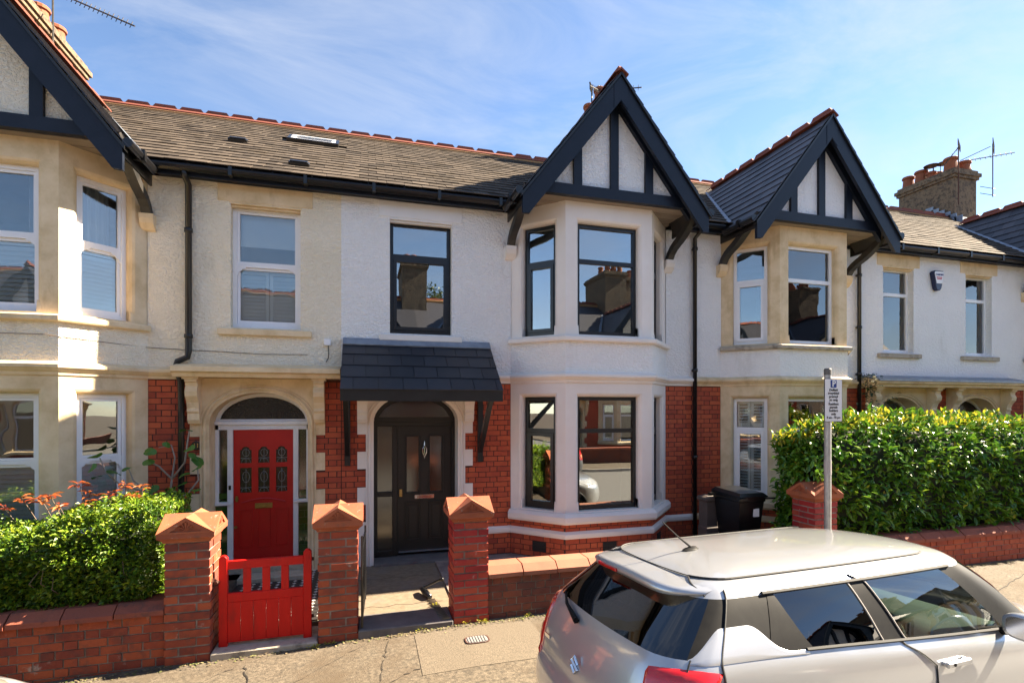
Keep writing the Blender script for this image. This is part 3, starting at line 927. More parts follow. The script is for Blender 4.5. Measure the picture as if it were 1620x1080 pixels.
def house(x0, m, label, b0, win, rend, stone0, stone1, stone_arch, winmat, wkind, gmat, door, gm=GLASS, simple=False, yflip=False, barge=NAVY, beam=NAVY,
          hood=True, group=None, zsash=(1.72, 4.33), sill=None, roofhole=()):
    h = House()
    h.x0, h.m = x0, m
    if yflip:
        h.W = lambda s, d, z: (x0 + m * s, -8.0 - d, z)
    else:
        h.W = lambda s, d, z: (x0 + m * s, D + d, z)
    h.gmat, h.barge, h.beam, h.stone1 = gmat, barge, beam, stone1
    W = h.W
    sill = sill or stone0
    root = thing('terraced_house', W(HW / 2, 0, 0), label, 'house', group)
    p0, p1, p2, p3 = (b0, 0), (b0 + .66, -.66), (b0 + 2.10, -.66), (b0 + 2.76, 0)
    faces = [face_frame(h, p0, p1), face_frame(h, p1, p2), face_frame(h, p2, p3)]
    path = [p0, p1, p2, p3]
    inner = [(win[0], win[1], 3.45, 5.13)]
    # walls -----------------------------------------------------------
    w0 = MB(W)
    panel(w0, 0, b0, 0, ZS0, [(.40, 1.74, .0, 2.62)], .006, .2)
    panel(w0, b0 + 2.76, HW, 0, ZS0, (), .006)
    for fr, ang, L in faces:
        w0.fr = fr
        panel(w0, .002, L - .002, 0, .64, (), .006)
    wall = w0.build('brick_wall', MORTARD if not simple else BRICK, root, fix=False)
    if not simple:
        bl = []
        rnd = random.Random(int(x0 * 3) + 11)
        fr = lambda s, d, z: W(s, d, z)
        av = [(.345, 1.795, 0, 2.75)]
        for za, zb in ((1.96, 2.75), (1.46, 1.71), (.94, 1.19), (0, .69)):
            av.append((.22, 1.92, za, zb))
        bl += brick_list(fr, 0, .004, b0 - .002, .06, ZS0 - .005, av, rnd)
        bl += brick_list(fr, 0, b0 + 2.762, HW - .004, .06, ZS0 - .005, (), rnd)
        for fr_, ang, L in faces:
            bl += brick_list(fr_, ang, .002, L - .002, .06, .63, (), rnd)
        pieces(wall, 'brick', brick_me, bl, 300)
    w1 = MB(W)
    panel(w1, 0, b0, ZS1 - .05, 5.40, inner, -.012, .17)
    panel(w1, b0 + 2.76, HW, ZS1 - .05, 5.40, (), -.012)
    for fr, ang, L in faces:
        w1.fr = fr
        panel(w1, -.005, L + .005, ZS1 - .05, 3.38, (), -.012)
    w1.build('rendered_wall', rend, root, fix=False)
    # rear shell so the house is closed
    sh = MB(W)
    yb = 2 * (RID_Y - D) - (EAV_Y - D) - .3
    sh.poly([(0, yb, 0), (HW, yb, 0), (HW, yb, 5.6), (0, yb, 5.6)])
    for s in (0.001, HW - .001):
        sh.poly([(s, .02, 0), (s, yb, 0), (s, yb, 5.4), (s, RID_Y - D, RID_Z - .1), (s, .02, 5.4)])
    sh.build('rear_wall', rend, root, fix=False)
    for nm, za, zb in (('ground_floor_room', .02, 2.72), ('upper_floor_room', 2.92, 5.38)):
        r = MB(W)
        r.poly([(.02, 2.6, za), (HW - .02, 2.6, za), (HW - .02, 2.6, zb), (.02, 2.6, zb)])
        for s in (.02, HW - .02, 2.2):
            r.poly([(s, .26, za), (s, 2.6, za), (s, 2.6, zb), (s, .26, zb)])
        r.poly([(.02, .2, za), (HW - .02, .2, za), (HW - .02, 2.6, za), (.02, 2.6, za)])
        r.poly([(b0 + .72, -.52, za), (b0 + 2.04, -.52, za), (b0 + 2.6, .199, za), (b0 + .16, .199, za)])
        r.poly([(b0, .1, zb), (HW - .02, .1, zb), (HW - .02, 2.6, zb), (b0, 2.6, zb)])
        r.poly([(.02, .1, zb), (b0, .1, zb), (b0, 2.6, zb), (.02, 2.6, zb)])
        r.build(nm, ROOM, root, fix=False)
    # bay stonework ----------------------------------------------------
    wz = {0: (.80, 2.52), 1: (3.45, 5.14)}
    for fl, (za, zb), st in ((0, wz[0], stone0), (1, wz[1], stone1)):
        mb = MB()
        top = ZS0 if fl == 0 else 5.44
        bot = .76 if fl == 0 else 3.41
        for k, (fr, ang, L) in enumerate(faces):
            mb.fr = fr
            a, b = ((.20, .745), (.215, L - .215), (L - .745, L - .20))[k]
            panel(mb, 0, L, bot, top, [(a, b, za, zb)], 0, .15, .05)
        bay = mb.build('bay_surround', st, root, fix=False)
        if not simple:
            for k, (fr, ang, L) in enumerate(faces):       # little stop blocks at the foot of the chamfers
                a, b = ((.20, .745), (.215, L - .215), (L - .745, L - .20))[k]
                sb = MB(fr)
                for x, g_ in ((a, -1), (b, 1)):
                    sb.prism([(x, -.002, za - .03), (x + g_ * .055, -.002, za - .03), (x + g_ * .055, -.002, za + .06), (x + g_ * .03, .006, za + .12), (x, .02, za + .14)], (0, .10, 0))
                sb.build('chamfer_stop', st, bay)
        zt = zsash[fl]
        for k, (fr, ang, L) in enumerate(faces):
            a, b = ((.20, .745), (.215, L - .215), (L - .745, L - .20))[k]
            kd = wkind if wkind == 'sash' else ('opener' if k != 1 else 'tilt')
            window(h, root, fr, a, b, za, zb, zt, .11, kd, winmat, gm)
    # sills, strings, plinth -------------------------------------------
    ext = lambda e: [(b0 - e, 0)] + path + [(b0 + 2.76 + e, 0)]
    sweep(h, 'bay_sill', path, [(0, .62), (.07, .625), (.09, .66), (.09, .73), (.05, .775), (-.12, .80), (-.12, .62)], stone0, root)
    sweep(h, 'bay_sill', path, [(-.005, 3.34), (.075, 3.345), (.085, 3.36), (.085, 3.405), (.06, 3.425), (-.12, 3.45), (-.12, 3.34)], sill, root)
    sweep(h, 'plinth_band', ext(.0)[:1] and [(1.93, 0)] + path + [(HW, 0)], [(-.004, .40), (.035, .405), (.045, .43), (.045, .475), (.0, .51), (-.02, .51), (-.02, .40)], stone0, root)
    sweep(h, 'string_course', [(2.0, 0)] + path + [(HW - .002, 0)], [(-.02, ZS0 - .02), (.02, ZS0 - .02), (.03, ZS0 + .015), (.055, ZS0 + .035), (.075, ZS0 + .06), (.085, ZS0 + .065), (.085, ZS1 - .02), (.02, ZS1 + .02), (-.02, ZS1 + .03)], stone0, root)
    # window over the door ----------------------------------------------
    fr = lambda s, d, z: W(s, d, z)
    window(h, root, fr, win[0], win[1], 3.45, 5.13, zsash[1] if wkind == 'sash' else 4.62, .10, wkind if wkind == 'sash' else ('opener' if wkind == 'tilt' and winmat is ANTHR else 'tilt'), winmat, gm)
    MB(W).box(win[0] - .05 - .10, win[1] + .15, -.075, .1, 3.34, 3.425).build('window_sill', sill, root, bevel=.008)
    ln = MB(W).box(win[0] - .16, win[1] + .16, -.022, .05, 5.16, 5.395)
    ln.box(win[0] - .02, win[1] + .02, -.016, .09, 5.128, 5.159)
    ln.box(win[0] - .02, win[1] + .02, .02, .09, 5.10, 5.127)
    ln.build('window_lintel', STONEW if stone1 is STONEP else stone1, root, bevel=.006)
    # door surround -----------------------------------------------------
    cx, hw_, zs, rise = 1.07, .62, 2.14, .42
    ar = MB(W)
    n = 22
    arc = [(cx - hw_ * math.cos(math.pi * k / n), zs + rise * math.sin(math.pi * k / n)) for k in range(n + 1)]
    d0 = -.018
    a0, a1 = .345, 1.795
    for s_, e_ in ((a0, cx - hw_), (cx + hw_, a1)):
        ar.poly([(s_, d0, GZ - .05), (e_, d0, GZ - .05), (e_, d0, zs), (s_, d0, zs)])
        ar.poly([(s_, d0, zs), (e_, d0, zs), (e_, d0, ZS0), (s_, d0, ZS0)])
    ar.rows([[(s_, d0, z_) for s_, z_ in arc], [(s_, d0, ZS0) for s_, z_ in arc]])
    jamb = [(cx - hw_, GZ - .05)] + arc + [(cx + hw_, GZ - .05)]
    ar.rows([[(s_, d0, z_) for s_, z_ in jamb], [(s_ + .0, .30, z_) for s_, z_ in jamb]])
    dsu = ar.build('door_surround', stone_arch, root, fix=False)
    for s in ((.22, a0), (a1, 1.92)):
        for za, zb in ((1.965, 2.75), (1.465, 1.715), (.945, 1.195), (GZ - .03, .69)):
            MB(W).box(s[0], s[1] , d0 - .001, .04, za, zb).build('quoin', stone_arch, dsu)
    md = MB(W)           # roll moulding round the arch
    for rr, dd in ((.055, .028), (.10, .016)):
        a_ = [(cx - (hw_ + rr) * math.cos(math.pi * k / n), zs + (rise + rr) * math.sin(math.pi * k / n)) for k in range(n + 1)]
        a_ = [(a_[0][0], GZ)] + a_ + [(a_[-1][0], GZ)]
        md.tube([(s_, d0 - .002, z_) for s_, z_ in a_], dd * .8, 6)
    md.build('arch_moulding', stone_arch, dsu)
    if hood:
        cb = MB(W)
        corbel(cb, .22, .36, d0 - .001, 2.14, 2.765, .22)
        cb.build('hood_corbel', stone_arch, dsu)
        cb = MB(W)
        corbel(cb, 1.78, 1.92, d0 - .001, 2.14, 2.765, .22)
        cb.build('hood_corbel', stone_arch, dsu)
        hd = MB(W)
        hd.prism([(.0, -.0, 2.754), (.0, -.30, 2.754), (.0, -.32, 2.80), (.0, -.37, 2.82), (.0, -.37, 2.88), (.0, -.0, 2.95)], (2.04, 0, 0))
        hd.build('door_hood', sill if hood == 1 else stone0, root)
        if hood == 2:
            MB(W).prism([(-.005, -.018, 2.99), (-.005, -.40, 2.90), (-.005, -.40, 2.86), (-.005, -.39, 2.86), (-.005, -.37, 2.885), (-.005, -.018, 2.955)], (2.06, 0, 0)).build('hood_lead', LEAD, root)
    # roof -------------------------------------------------------------
    gw, gsl = gable(h, root, b0, simple)
    rf, rsl = main_roof(h, root, b0, simple, roofhole)
    h.roof, h.root, h.dsu, h.wall, h.gw = rf, root, dsu, wall, gw
    if not simple:
        pieces(rf, 'slate', slate_me, rsl, 200, 'far_slates')
        def leftfirst(q):
            return 0 if q.col[1].x > 0 else 1
        pieces(gw, 'slate', slate_shade_me, gsl, 100, 'far_slates', rank=leftfirst)
    for s0_, s1_ in ((0, b0 - .14), (b0 + 2.90, HW)):
        if s1_ - s0_ < .12: continue
        fb = MB(W).box(s0_, s1_, -.20, -.17, 5.365, 5.50)
        fb.box(s0_, s1_, -.17, .02, 5.40, 5.42)
        fb.build('fascia', NAVY, root)
        gt = MB(W).tube([(s0_, -.262, 5.455), (s1_, -.262, 5.455)], .058, 10)
        k = s0_ + .45
        while k < s1_:
            gt.box(k - .022, k + .022, -.325, -.20, 5.39, 5.52); k += .92
        gt.build('gutter', BPVC, root)
    return h
# ------------------------------------------------------------------ the four houses of the terrace
L_ = house(-.35, -1, 'cream rendered terraced house with the arched red front door', 2.41, (.545, 1.43), RENDC, STONE, STONE, STONE, WPVC, 'sash', RENDC, 'red', gm=GLASSL,
           barge=NAVYW, beam=NAVYW, hood=1, roofhole=[(.12, 1.02, 2.72, 3.30)])
M_ = house(-.35, 1, 'white rendered terraced house with black windows and slate door canopy', 2.53, (.68, 1.595), RENDW, STONEP, STONEP, STONEP, ANTHR, 'tilt', RENDW, 'black', gm=GLASS, hood=False, zsash=(2.0, 4.58))
R_ = house(11.29, -1, 'white rendered terraced house with cream stone bay behind the parking sign', 2.48, (.69, 1.49), RENDB, STONE, STONE, STONE, WPVC, 'tilt', RENDB, 'white', gm=GLASSO, hood=2, zsash=(1.98, 4.55), sill=STONEG)
F_ = house(11.29, 1, 'farthest white rendered terraced house at the right edge, beyond the alarm box', 2.53, (.76, 1.53), RENDB, STONE, STONE, STONE, WPVC, 'tilt', RENDB, 'white', gm=GLASSO, hood=2, zsash=(1.98, 4.62), sill=STONEG)

# chimneys on the party walls
chimney(L_, L_.root, HW, 2.1, 5.1, 9.5, [(HW - .2, 2.4, .42, .15), (HW - .2, 2.95, .42, .15), (HW - .2, 3.5, .42, .15), (HW - .2, 4.05, .42, .15), (HW - .2, 4.6, .42, .15), (HW + .22, 2.4, .42, .15), (HW + .22, 3.3, .42, .15)])
chimney(M_, M_.root, HW, 3.0, 5.3, 9.3, [(HW - .2, 3.3, .50, .13), (HW - .2, 3.9, .45, .13), (HW + .2, 3.1, .5, .14), (HW + .2, 4.2, .5, .14)])
F_ch = chimney(F_, F_.root, HW, 3.27, 4.9, 9.37, [(HW - .25, 3.5, .42, .17), (HW + .22, 3.45, .34, .17), (HW - .25, 4.05, .24, .13), (HW - .25, 4.35, .40, .17), (HW - .25, 4.75, .38, .16), (HW + .2, 4.2, .34, .15)])
# metal cowls on two far pots, stepped lead flashing at the foot
cw = MB(F_.W)
for s, d in ((HW - .25, 4.05), (HW - .05, 3.8)):
    cw.lathe((s, d, 9.37 + .46), [(.19, 0), (.20, .02), (.05, .06)], 14)
    for a in (0, 2.1, 4.2):
        cw.tube([(s + .1 * math.cos(a), d + .1 * math.sin(a), 9.55), (s + .1 * math.cos(a), d + .1 * math.sin(a), 9.84)], .01, 5)
cw.build('chimney_cowl', AERIAL, F_ch)
fl = MB(F_.W)
for k in range(6):
    y = 3.2 - k * .22 if False else 3.27 - .02
    d0 = 2.62 + k * .16
    fl.box(HW - .50, HW - .475, d0 + .4, d0 + .62, EAV_Z + (d0 + .4 - (EAV_Y - D)) * PITCH - .02, EAV_Z + (d0 + .62 - (EAV_Y - D)) * PITCH + .12)
fl.prism([(HW - .55, 3.2, 7.78), (HW + .1, 3.2, 7.78), (HW + .1, 3.255, 8.0), (HW - .55, 3.255, 8.0)], (0, .01, 0))
fl.build('step_flashing', LEAD, F_ch)

# ---- doors ---------------------------------------------------------------
def arch_light(W, cx, hw, zs, rise, d, fw, mat, gmat, parent, name='fanlight'):
    n = 20
    def pt(k, e):
        return (cx - (hw - e) * math.cos(math.pi * k / n), zs + (rise - e) * math.sin(math.pi * k / n))
    o, i = [pt(k, .001) for k in range(n + 1)], [pt(k, fw) for k in range(n + 1)]
    i = [(s, max(z, zs + fw)) for s, z in i]
    mb = MB(W)
    mb.rows([[(s, d, z) for s, z in o], [(s, d, z) for s, z in i], [(s, d + .06, z) for s, z in i]])
    mb.rows([[(s, d, z) for s, z in o], [(s, d + .06, z) for s, z in o]])
    mb.box(cx - hw + .002, cx + hw - .002, d + .001, d + .06, zs - .002, zs + fw)
    f = mb.build(name, mat, parent, fix=False)
    g_ = MB(W); g_.poly([(s, d + .03, z) for s, z in i] )
    g_.build('pane', gmat, f, fix=False)
    return f

# main house: black composite door with one side light
W = M_.W
d = .26
m0 = MB(W)
a, b = .452, 1.688
zs = 2.14
for x0, x1, z0, z1 in ((a, a + .055, .085, zs), (b - .055, b, .085, zs), (.725, .80, .085, zs - .07), (a + .055, b - .055, zs - .07, zs - .003), (a + .055, .725, .085, .17), (a + .055, .725, 1.0, 1.07)):
    m0.box(x0, x1, d, d + .09, z0, z1)
df = m0.build('door_frame', DOORB, M_.root, bevel=.004)
arch_light(W, 1.07, .618, zs, .418, d + .002, .07, DOORB, GLASSD, M_.root)
for z0, z1 in ((.17, 1.0), (1.07, zs - .07)):
    MB(W).box(a + .055, .725, d + .04, d + .046, z0, z1).build('pane', GLASSD, df)
lf = MB(W)
x0, x1 = .80, b - .055
e = .003
gx = ((x0 + .145, x0 + .33), (x0 + .50, x0 + .685))
zl0, zl1 = .125, zs - .073
# door leaf built round its two glazed openings, with raised mouldings
panel(lf, x0 + e, x1 - e, zl0, zl1, [(p, q, 1.05, 1.91) for p, q in gx], d + .03, .05)
lf.box(x0 + e, x1 - e, d + .075, d + .08, zl0, zl1 - .9 - .05) if False else None
leaf = lf.build('door', DOORB, M_.root, fix=False)
mo_ = MB(W)
for p, q in gx:
    for z0, z1 in ((1.05, 1.91), (.33, .88)):
        for r in ((p - .025, p, z0 - .025, z1 + .025), (q, q + .025, z0 - .025, z1 + .025), (p, q, z0 - .025, z0), (p, q, z1, z1 + .025)):
            mo_.box(r[0], r[1], d + .012, d + .03, r[2], r[3])
    mo_.box(p + .03, q - .03, d + .018, d + .031, .36, .85)
mo_.build('panel_moulding', DOORB, leaf, bevel=.004)
for p, q in gx:
    MB(W).box(p, q, d + .05, d + .056, 1.05, 1.91).build('pane', GLASSD, leaf)
cxl = x0 + .415
lp = MB(W).box(cxl - .15, cxl + .15, d + .012, d + .03, .945, 1.01); lp.box(cxl - .125, cxl + .125, d + .006, d + .012, .955, 1.0)
lp.build('letter_plate', CHROME, leaf, bevel=.004)
kn = MB(W)
kn.tube([(cxl, d - .012, 1.60), (cxl + .028, d - .02, 1.66), (cxl + .03, d - .02, 1.72), (cxl, d - .012, 1.77), (cxl - .03, d - .02, 1.72), (cxl - .028, d - .02, 1.66)], .008, 6, closed=True)
kn.tube([(cxl, d - .005, 1.77), (cxl, d - .005, 1.84)], [.012, .003], 6); kn.tube([(cxl, d - .005, 1.60), (cxl, d - .005, 1.57)], [.012, .004], 6)
kn.tube([(cxl, d - .01, 1.74), (cxl, d - .01, 1.63)], .005, 6)
kn.build('knocker', CHROME, leaf)
lk = MB(W).box(x0 + .035, x0 + .075, d + .01, d + .03, .99, 1.10)
lk.tube([(x0 + .055, d - .0, 1.065), (x0 + .055, d + .02, 1.065)], .012, 8)
lk.build('door_lock', BRASS, leaf)
MB(W).box(x0 + .02, x1 - .02, d - .012, d + .03, .135, .16).build('weather_bar', CHROME, leaf)
MB(W).box(a - .0, b + .0, -.10, d + .12, GZ - .08, .085).build('door_step', STEP, M_.root, bevel=.006)
MB(W).box(a - .05, b + .05, d + 1.4, d + 1.42, .0, 2.6).build('hall_wall', ROOM, M_.root)

# slate canopy on timber brackets
cz1, cz0, cy1 = 3.335, 2.60, -.85
ce0, ce1 = .035, 2.165
cu = MB(W)
cu.prism([(ce0, -.013, cz1 - .01), (ce0, cy1 + .02, cz0 - .005), (ce0, cy1 + .02, cz0 - .15), (ce0, cy1 + .05, cz0 - .15), (ce0, cy1 + .05, cz0 - .05), (ce0, -.013, cz0 - .05)], (ce1 - ce0, 0, 0))
can = cu.build('door_canopy', BLACK, M_.root)
sf = MB(W).box(ce0 + .02, ce1 - .02, cy1 + .06, -.02, cz0 - .10, cz0 - .06); sf.build('canopy_soffit', WPVC, can)
fa = MB(W).box(ce0 - .012, ce1 + .012, cy1 - .012, cy1 + .018, cz0 - .16, cz0 - .01); fa.build('canopy_fascia', BLACK, can)
MB(W).prism([(ce0 - .01, -.014, cz1 + .005), (ce0 - .01, -.05, cz1 + .022), (ce0 - .01, -.15, cz1 - .075), (ce0 - .01, -.14, cz1 - .09), (ce0 - .01, -.014, cz1 - .0)], (ce1 - ce0 + .02, 0, 0)).build('canopy_lead', LEAD, can)
al = math.atan2(cz1 - cz0, -cy1)
up = Vector((0, math.cos(al), math.sin(al))); ny = Vector((0, math.sin(al), -math.cos(al)))
mm0 = Matrix((Vector((1, 0, 0)), ny, up)).transposed().to_4x4()
csl = MB()
wl_, ll_ = .152, .17
i8 = csl.pts([(-.5, -.015, -.5), (.5, -.015, -.5), (.5, -.006, -.5), (-.5, -.006, -.5), (-.5, -.004, .5), (.5, -.004, .5), (.5, .001, .5), (-.5, .001, .5)])
for q in ((0, 3, 2, 1), (4, 5, 6, 7), (0, 1, 5, 4), (1, 2, 6, 5), (2, 3, 7, 6), (3, 0, 4, 7)):
    csl.face([i8[k] for k in q])
csl_me = csl.mesh('slate', SLATEN)
LC = math.hypot(cz1 - cz0, cy1)
for r in range(4):
    rr = -.03 + (r + .5) * (LC - .08) / 4
    s = ce0 - .015 - (.16 if r % 2 == 0 else 0)
    while s < ce1:
        x0, x1 = max(s, ce0 - .015) + .003, min(s + .318, ce1 + .015) - .003
        if x1 - x0 > .03:
            m_ = mm0.copy()
            m_.translation = Vector(W((x0 + x1) / 2, cy1 + rr * up.y, cz0 + rr * up.z)) - ny * .008
            add('slate', csl_me, can, m_ @ Matrix.Diagonal((x1 - x0, 1, .27, 1)))
        s += .32
for s in (.085, 2.03):
    br = MB(W)
    br.box(s - .04, s + .04, -.075, -.015, 1.52, cz0 - .10)
    br.prism([(s - .033, -.074, 1.66), (s - .033, -.074, 1.80), (s - .033, cy1 + .10, cz0 - .105), (s - .033, cy1 + .02, cz0 - .105)], (.066, 0, 0))
    br.build('canopy_bracket', BLACK, can, bevel=.004)
for s in (.29, 1.85):
    cb = MB(W); corbel(cb, s - .07, s + .07, -.02, 2.14, 2.74, .20); cb.build('hood_corbel', STONEP, M_.dsu)

# number eleven: red panelled door, white frame, green glazed tiles
W = L_.W
d = .27
a, b = .452, 1.688
zs = 2.14
FZ = .20
fr_ = MB(W)
xl, xr = .675, 1.465           # door leaf (mirrored: low s is nearer the party wall)
for x0, x1, z0, z1 in ((a, a + .045, .98, zs), (b - .045, b, .98, zs), (xl - .07, xl, FZ, zs - .10), (xr, xr + .07, FZ, zs - .10), (a, b, zs - .10, zs - .003), (a + .045, xl - .07, .98, 1.03), (xr + .07, b - .045, .98, 1.03)):
    fr_.box(x0, x1, d - .02, d + .09, z0, z1)
fr_.box(a - .001, b + .001, d - .05, d - .02, zs - .03, zs + .02)
fr_.box(a + .003, xl - .005, d - .055, d - .02, .985, 1.025); fr_.box(xr + .005, b - .003, d - .055, d - .02, .985, 1.025)
df = fr_.build('door_frame', WPNT, L_.root, bevel=.004)
arch_light(W, 1.07, .618, zs, .418, d, .05, WPNT, LEADED, L_.root)
for x0, x1 in ((a + .045, xl - .07), (xr + .07, b - .045)):
    MB(W).box(x0, x1, d + .03, d + .036, 1.03, zs - .10).build('pane', GLASSD, df)
MB(W).box(a - .05, b + .05, d + 1.2, d + 1.22, .0, 2.6).build('hall_wall', ROOM, L_.root)
gz_ = []
tb_ = MB(W).box(a, xl - .07, d + .01, d + .05, FZ - .15, .98); tb_.box(xr + .07, b, d + .01, d + .05, FZ - .15, .98)
tbed = tb_.build('tile_panel', GROUT, L_.root)
gtile = unitbox('tile', TILEG)
for k in range(11):
    for x0, x1 in ((a, xl - .07), (xr + .07, b)):
        s = x0 - (.075 if k % 2 else 0)
        while s < x1:
            p, q = max(s, x0) + .002, min(s + .15, x1) - .002
            if q - p > .015:
                gz_.append(trs(W((p + q) / 2, d + .004, FZ - .13 + k * .1 + .04), None, (q - p, .01, .094 if FZ - .13 + k * .1 + .09 < .98 else .08)))
            s += .15
pieces(tbed, 'tile', gtile, gz_)
lf = MB(W)
cw_ = (xr - xl)
cols = [(xl + .085 + k * .235, xl + .085 + k * .235 + .15) for k in range(3)]
holes = [(p, q, 1.145, 1.50) for p, q in cols] + [(p, q, 1.565, 1.80) for p, q in cols]
panel(lf, xl + .003, xr - .003, FZ + .005, zs - .102, holes, d + .02, .03)
lf.fr = W
leaf = lf.build('door', REDDOOR, L_.root, fix=False)
mo_ = MB(W)
for p, q in cols:                      # long lower panels as raised beads, arched heads on the upper lights
    pm = MB(W)
    o_ = [(p - .012, .36), (q + .012, .36), (q + .012, .90), (p - .012, .90)]; i_ = [(p + .003, .375), (q - .003, .375), (q - .003, .885), (p + .003, .885)]
    pm.rows([[(s, d + .0199, z) for s, z in o_], [(s, d + .009, z) for s, z in o_], [(s, d + .009, z) for s, z in i_], [(s, d + .0199, z) for s, z in i_]], closed=True)
    pm.build('panel_moulding', REDDOOR, leaf)
    n = 8
    pa = [(p + (q - p) * k / n, 1.80 - .045 * (1 - math.sin(math.pi * k / n)) - (.02 if k in (1, n - 1) else 0)) for k in range(n + 1)]
    hm = MB(W); hm.rows([[(s, d + .019, z) for s, z in pa], [(s, d + .019, 1.803) for s, z in pa]]); hm.build('light_head', REDDOOR, leaf)
n = 14
mo_.tube([(xl + .11 + (cw_ - .22) * k / n, d + .008, 1.0 + .055 * math.sin(math.pi * k / n)) for k in range(n + 1)], .012, 6)
mo_.build('apron_moulding', REDDOOR, leaf)
LEADW = M('lead_came', [(.20, .21, .21), (.30, .31, .31)], .5, 10)
TINT = M('coloured_glass', [(.012, .02, .012), (.05, .012, .01), (.02, .03, .05)], .15, 25)
for p, q in cols:
    for z0, z1 in ((1.145, 1.50), (1.565, 1.80)):
        pn = MB(W).box(p, q, d + .034, d + .04, z0, z1).build('pane', LEADED, leaf)
        c_, zc = (p + q) / 2, (z0 + z1) / 2
        lc = MB(W)
        lc.tube([(c_, d + .031, z0), (c_, d + .031, z1 - .02)], .003, 5)
        lc.tube([(p, d + .031, z0 + .07), (q, d + .031, z0 + .07)], .003, 5)
        rx, rz = .045, (z1 - z0) * .22
        zc2 = z0 + (z1 - z0) * .62
        lc.tube([(c_ + rx * math.cos(t * .5236), d + .031, zc2 + rz * math.sin(t * .5236)) for t in range(12)], .003, 5, closed=True)
        lc.tube([(c_ - .06, d + .031, z0 + .004), (c_ - .045, d + .031, z0 + .05), (c_, d + .031, z0 + .065), (c_ + .045, d + .031, z0 + .05), (c_ + .06, d + .031, z0 + .004)], .003, 5)
        lc.build('leading', LEADW, leaf)
cxl = (xl + xr) / 2
lb = MB(W).box(cxl - .115, cxl + .115, d + .006, d + .02, .915, .99); lb.box(cxl - .085, cxl + .085, d - .002, d + .006, .93, .975)
lb.build('letter_box', BRASS, leaf, bevel=.004)
lk = MB(W).lathe((xr - .045, d + .004, 1.06), [(.024, 0), (.024, .016), (.010, -.01)], 12, 'y'); lk.box(xr - .06, xr - .03, d + .006, d + .02, 1.02, 1.10)
lk.lathe((xr - .03, d + .01, .66), [(.022, 0), (.022, .01), (.012, -.008)], 12, 'y')
lk.build('door_lock', BRASS, leaf)
MB(W).box(xr + .02, xr + .05, d - .032, d - .02, 1.20, 1.26).build('door_bell', BPVC, df)
sd = MB(W).box(.455, 1.685, -.14, d + .10, GZ - .05, FZ); sd.box(.46, 1.68, -.40, -.141, GZ - .05, GZ + .07)
sd.build('door_step', STONEG, L_.root, bevel=.01)
# oval number plate with the figures 11
W = L_.W
ov = MB(W).lathe((1.845, -.006, 1.845), [(.062, 0), (.062, -.012), (.055, -.016)], 20, 'y')
ovo = ov.build('number_plaque', BPVC, L_.root)
text_part(ovo, 'number', '11', .075, BRASS, (W(1.845, 0, 0)[0], D - .024, 1.845), .002, .002)

# ---- No. 11: shutters, blinds and curtains behind its sash windows ---------
def bay_faces(h, b0):
    p = [(b0, 0), (b0 + .66, -.66), (b0 + 2.10, -.66), (b0 + 2.76, 0)]
    return [face_frame(h, p[k], p[k + 1]) for k in range(3)]
lfc = bay_faces(L_, 2.41)
for k, (fr, ang, L) in enumerate(lfc):
    a, b = ((.20, .745), (.215, L - .215), (L - .745, L - .20))[k]
    n = 1 if k != 1 else 2
    shutters(L_, L_.root, fr, a + .03, b - .03, .83, 1.70, .19, n, .4)
    shutters(L_, L_.root, fr, a + .03, b - .03, 3.48, 4.31, .19, n, .2)
def curtain(h, fr, s0, s1, z0, z1, d, mat=CURT, waves=5):
    n = 40
    mb = MB(fr)
    row = lambda z, f: [(s0 + (s1 - s0) * i / n, d + .03 * f * math.sin(waves * 2 * math.pi * i / n), z) for i in range(n + 1)]
    mb.rows([row(z0, 1.2), row((z0 + z1) / 2, 1), row(z1, .7)])
    return mb.build('curtain', mat, h.root, smooth=True, fix=False)
fr, ang, L = lfc[0]
curtain(L_, fr, .30, .72, 4.3, 5.12, .34)
fr, ang, L = lfc[1]
curtain(L_, fr, .22, .45, 4.3, 5.12, .34)
frw = lambda s, d, z: L_.W(s, d, z)
shutters(L_, L_.root, frw, .60, 1.375, 3.48, 4.31, .24, 2, .15)
MB(frw).box(.60, 1.375, .22, .225, 4.62, 5.10).build('roller_blind', SHUT, L_.root)
# right house: shutters below, curtains above
rfc = bay_faces(R_, 2.48)
for k, (fr, ang, L) in enumerate(rfc):
    a, b = ((.20, .745), (.215, L - .215), (L - .745, L - .20))[k]
    shutters(R_, R_.root, fr, a + .04, b - .04, .84, 1.94, .19, 2, .85)
    shutters(R_, R_.root, fr, a + .04, b - .04, 2.02, 2.49, .19, 2, .85)
fr, ang, L = rfc[1]
curtain(R_, fr, .24, .42, 3.5, 5.1, .30)
curtain(R_, lambda s, d, z: R_.W(s, d, z), .72, .92, 3.5, 5.1, .25)
curtain(F_, lambda s, d, z: F_.W(s, d, z), 1.30, 1.50, 3.5, 5.1, .25)
curtain(M_, bay_faces(M_, 2.53)[1][0], .24, .36, .85, 2.48, .5, waves=2)
